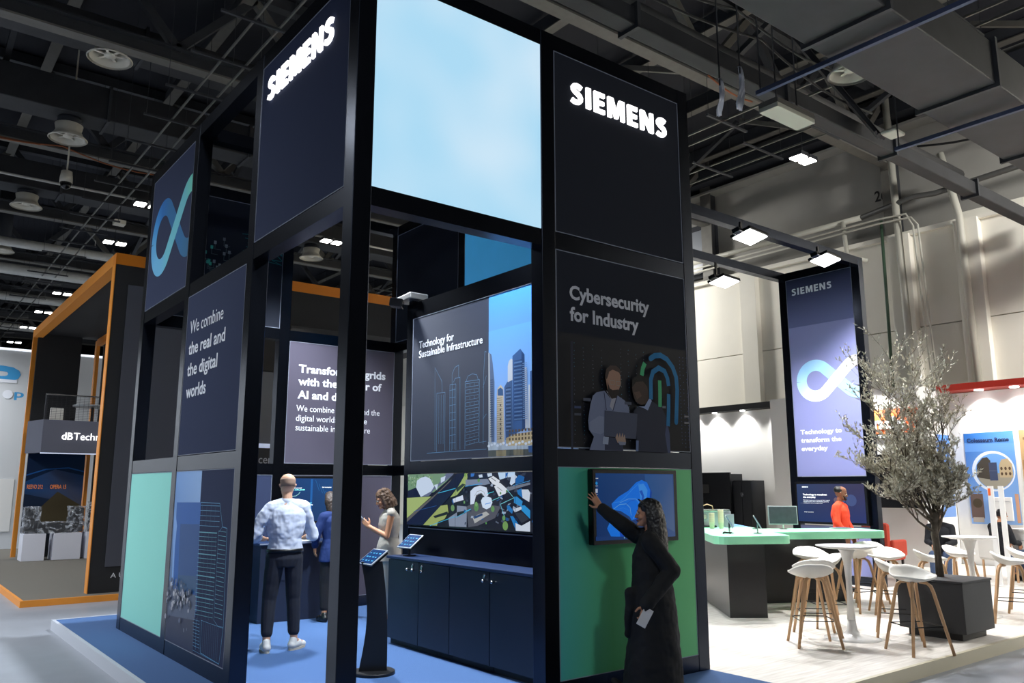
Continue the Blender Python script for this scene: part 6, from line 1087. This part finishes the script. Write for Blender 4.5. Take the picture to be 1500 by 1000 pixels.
# --- woman with phone
J=dict(STAND); J.update(elL=(-.22,.06,1.12),wrL=(-.06,.27,1.24),elR=(.22,.06,1.12),wrR=(.07,.25,1.22),neck=(0,.0,1.47),head=(0,.04,1.49))
f=figure('person','woman with wavy bob in a sleeveless grey vest reading her phone',(5.2,9.13,0),1.2,1.66,SK2,J,head=(-.38,0,0),female=True,handpose={'L':((.35,.6,.55),(-.8,.4,-.1),.55,.05),'R':((-.35,.6,.55),(.8,.4,-.1),.55,.05)})
VST=mat('grey_beige_linen',S(166,160,150),.85,bump=.2,scale=500); shirt(f,VST,name='vest',vest=True,hem=.80,flare=.045,disp=.018,collar=False); trousers(f,VST,name='trousers'); shoes(f,mat('black_shoe',S(12,12,14),.4))
T=lambda *p:f['MH']@V(p); b=nb()
for a in range(-5,6):
    an=a*.36; chain(b,[T(.05*math.sin(an),-.01-.04*math.cos(an),.2),T(.078*math.sin(an),-.01-.085*math.cos(an),.12),T(.088*math.sin(an),-.012-.1*math.cos(an),.04),T(.095*math.sin(an),-.01-.11*math.cos(an),-.01)],[.035,.03,.034,.024])
lofte(b,[(0,-.02,.11,.084,.088),(0,-.012,.17,.086,.106),(0,-.012,.215,.064,.082),(0,-.012,.242,.02,.03)],24,f['MH']); soft('hair',b,mat('wavy_brown_hair',S(92,68,50),.45,bump=.8,scale=70,var=.3),f['t'],.006,2,.02,HT)
Mx=f['M']; ph=thing('phone','pale smartphone held by the woman in the grey vest','phone',Mx@V((0,.33,1.33))); 
b=nb(); box(b,-.036,.036,-.075,.075,-.004,.004); bmesh.ops.transform(b,matrix=Mx@Matrix.Translation((0,.345,1.335))@Matrix.Rotation(.75,4,'X'),verts=b.verts); obj('body',b,SILV,ph,bevel=.002)
b=nb(); box(b,-.032,.032,-.07,.07,.0042,.005); bmesh.ops.transform(b,matrix=Mx@Matrix.Translation((0,.345,1.335))@Matrix.Rotation(.75,4,'X'),verts=b.verts); obj('display',b,mat('phone_glow',S(180,190,210),.2,emit=.5),ph)
# --- woman in black abaya at the touch screen
LA=V((4.89,4.48,0)); yw=.66; H4=1.56; k4=H4/1.75; Mi=(Matrix.Translation(LA)@Matrix.Rotation(yw,4,'Z')@Matrix.Scale(k4,4)).inverted()
wl_=lambda *p: tuple(Mi@V(p))
J=dict(STAND); J.update(shR=wl_(4.90,4.63,1.27),elR=wl_(4.76,4.66,1.36),wrR=wl_(4.655,4.79,1.485),elL=wl_(4.88,4.27,1.02),wrL=wl_(4.655,4.33,.79),neck=(0,0,1.475),head=(0,.02,1.51))
dirw=(Mi.to_3x3()@V((-.30,.22,.55))).normalized(); nw=(Mi.to_3x3()@V((-.2,-.8,.2))).normalized(); dL=(Mi.to_3x3()@V((-.25,.1,-.8))).normalized(); nL=(Mi.to_3x3()@V((-.3,-.9,0))).normalized()
f=figure('person','woman in a long black abaya reaching up to the touch screen',tuple(LA),yw,H4,SK2,J,head=(.05,0,.0),female=True,handpose={'R':(dirw,nw,.12,.42),'L':(dL,nL,.7,.05)})
ABA=mat('black_abaya_cloth',S(5,5,7),.85,bump=.1,scale=300); b=nb(); M=f['M']; P=f['P']; k=f['k']
lofte(b,[(0,.02,.03,.30,.28),(0,.015,.25,.27,.25),(0,.0,.6,.245,.215),(0,0,.9,.225,.19),(0,.01,1.08,.19,.16),(0,.01,1.26,.18,.15),(0,0,1.37,.16,.115),(0,0,1.43,.10,.08),(0,0,1.475,.062,.06)],32,M)
chain(b,[P['neck']+V((0,0,-.03)),P['shR'],P['elR'],P['wrR']-(P['wrR']-P['elR'])*.06],[.06*k,.075*k,.062*k,.048*k]); chain(b,[P['neck']+V((0,0,-.03)),P['shL'],P['elL'],P['wrL']],[.06*k,.075*k,.07*k,.055*k])
capsule(b,M@V((-.12,.17,.95)),M@V((-.1,.2,.62)),.05,.03); capsule(b,M@V((.0,.26,.12)),M@V((.05,.36,.2)),.05,.02)
soft('abaya',b,ABA,f['t'],.008,3,.03)
b=nb(); T=lambda *p:f['MH']@V(p)
for a in range(-5,6):
    an=a*.3; chain(b,[T(.05*math.sin(an),-.01-.05*math.cos(an),.19),T(.08*math.sin(an),-.02-.085*math.cos(an),.08),T(.095*math.sin(an),-.045-.085*math.cos(an),-.08),T(.10*math.sin(an),-.05-.09*math.cos(an),-.22),T(.085*math.sin(an),-.05-.1*math.cos(an),-.30-.03*math.cos(a*2))],[.035,.036,.036,.032,.01])
lofte(b,[(0,-.02,.12,.084,.092),(0,-.012,.175,.086,.106),(0,-.012,.215,.066,.084),(0,-.012,.243,.02,.03)],24,f['MH']); soft('hair',b,mat('black_hair',S(16,13,13),.35,bump=.6,scale=60),f['t'],.006,3,.014,HT)
b=nb(); tube(b,[T(-.088,.03,.17),T(-.06,.07,.215),T(0,.09,.228),T(.06,.07,.215),T(.088,.03,.17)],.005,6); g_=obj('sunglasses',b,GLASSBLK,f['t'],smooth=True); b=nb()
NM=mat('dark_nail',S(20,16,20),.3)
ph=thing('phone','white smartphone held low by the woman in black','phone',P['wrL']+V((-.03,.0,-.09))); Rm=Matrix.Translation(P['wrL']+V((-.035,-.015,-.085)))@Matrix.Rotation(-.8,4,'Z')@Matrix.Rotation(.5,4,'Y')
b=nb(); box(b,-.036,.036,-.004,.004,-.07,.07); bmesh.ops.transform(b,matrix=Rm,verts=b.verts); obj('case',b,mat('white_phone_case',S(200,196,190),.4),ph,bevel=.003); b=nb(); lathe(b,[(.009,0),(.009,.003)],12); bmesh.ops.transform(b,matrix=Rm@Matrix.Translation((-.02,-.004,.05))@Matrix.Rotation(PI/2,4,'X'),verts=b.verts); obj('camera_lens',b,GLASSBLK,ph)
# --- man in orange behind the bar
J=dict(STAND); J.update(elL=(-.24,.02,1.14),wrL=(-.2,.14,.93),elR=(.24,.02,1.14),wrR=(.2,.16,.93))
f=figure('person','bearded man in an orange polo standing behind the green bar',(12.46,7.3,0),3.34,1.66,SK3,J,head=(-.15,0,.45))
shirt(f,mat('orange_polo',S(232,66,28),.8),name='polo',sleeve=.9,disp=.02); trousers(f,mat('black_wool',S(14,16,24),.9)); shoes(f,mat('black_shoe',S(12,12,14),.4))
b=nb(); lofte(b,[(0,-.02,.12,.078,.088),(0,-.02,.17,.0795,.098),(0,-.024,.205,.062,.08),(0,-.03,.228,.03,.045)],24,f['MH']); soft('hair',b,mat('black_hair',S(16,13,13),.35,bump=.6,scale=60),f['t'],.006,2)
b=nb(); T=lambda *p:f['MH']@V(p); chain(b,[T(-.06,.05,.07),T(-.04,.085,.02),T(.04,.085,.02),T(.06,.05,.07)],[.012,.02,.02,.012]); capsule(b,T(-.02,.098,.06),T(.02,.098,.06),.005,.005); soft('beard',b,mat('black_hair',S(16,13,13),.35,bump=.6,scale=60),f['t'],.005,2)
# --- seated people behind the tree
SIT=dict(STAND); SIT.update(hip=(0,0,.52),waist=(0,.02,.68),chest=(0,.06,.88),neck=(0,.08,1.07),head=(0,.12,1.10),shL=(-.18,.07,1.0),shR=(.18,.07,1.0),elL=(-.22,.15,.74),elR=(.22,.15,.74),wrL=(-.12,.38,.70),wrR=(.12,.38,.70),hpL=(-.09,.02,.50),hpR=(.09,.02,.50),knL=(-.12,.44,.52),knR=(.12,.44,.52),anL=(-.12,.46,.09),anR=(.12,.46,.09),toeL=(-.12,.6,.035),toeR=(.12,.6,.035))
for (x,y,yw,l,cm) in ((15.1,6.95,1.9,'seated person in black top and jeans behind the tree trunk',mat('black_wool',S(14,16,24),.9)),(15.9,6.35,-2.0,'seated person in black seen behind the rear table',mat('black_wool',S(14,16,24),.9))):
    f=figure('person',l,(x,y,0),yw,1.65,SK2,SIT,head=(-.3,0,0))
    shirt(f,cm,name='top',hem=.48,disp=.015,sleeve=.9); trousers(f,mat('blue_jeans',S(60,76,104),.85),name='jeans'); shoes(f,mat('black_shoe',S(12,12,14),.4))
    b=nb(); lofte(b,[(0,-.02,.08,.078,.088),(0,-.012,.15,.086,.106),(0,-.012,.215,.064,.082),(0,-.012,.242,.02,.03)],24,f['MH']); soft('hair',b,mat('black_hair',S(16,13,13),.35,bump=.6,scale=60),f['t'],.006,2)
    t=thing('low_chair','white shell chair under the '+l,'chair',(x,y,0)); R_=Matrix.Translation((x,y,0))@Matrix.Rotation(yw,4,'Z')
    for nm,a in (('seat',(-.22,.22,-.2,.22,.375,.405)),('backrest',(-.22,.22,-.22,-.19,.41,.8))):
        b=nb(); box(b,*a); bmesh.ops.transform(b,matrix=R_,verts=b.verts); obj(nm,b,SEAT,t,bevel=.012)
    for sx in (-.18,.18):
        for sy in (-.17,.18):
            b=nb(); bar(b,R_@V((sx,sy,0)),R_@V((sx,sy,.375)),.03,.03); obj('leg',b,WOODL,t)
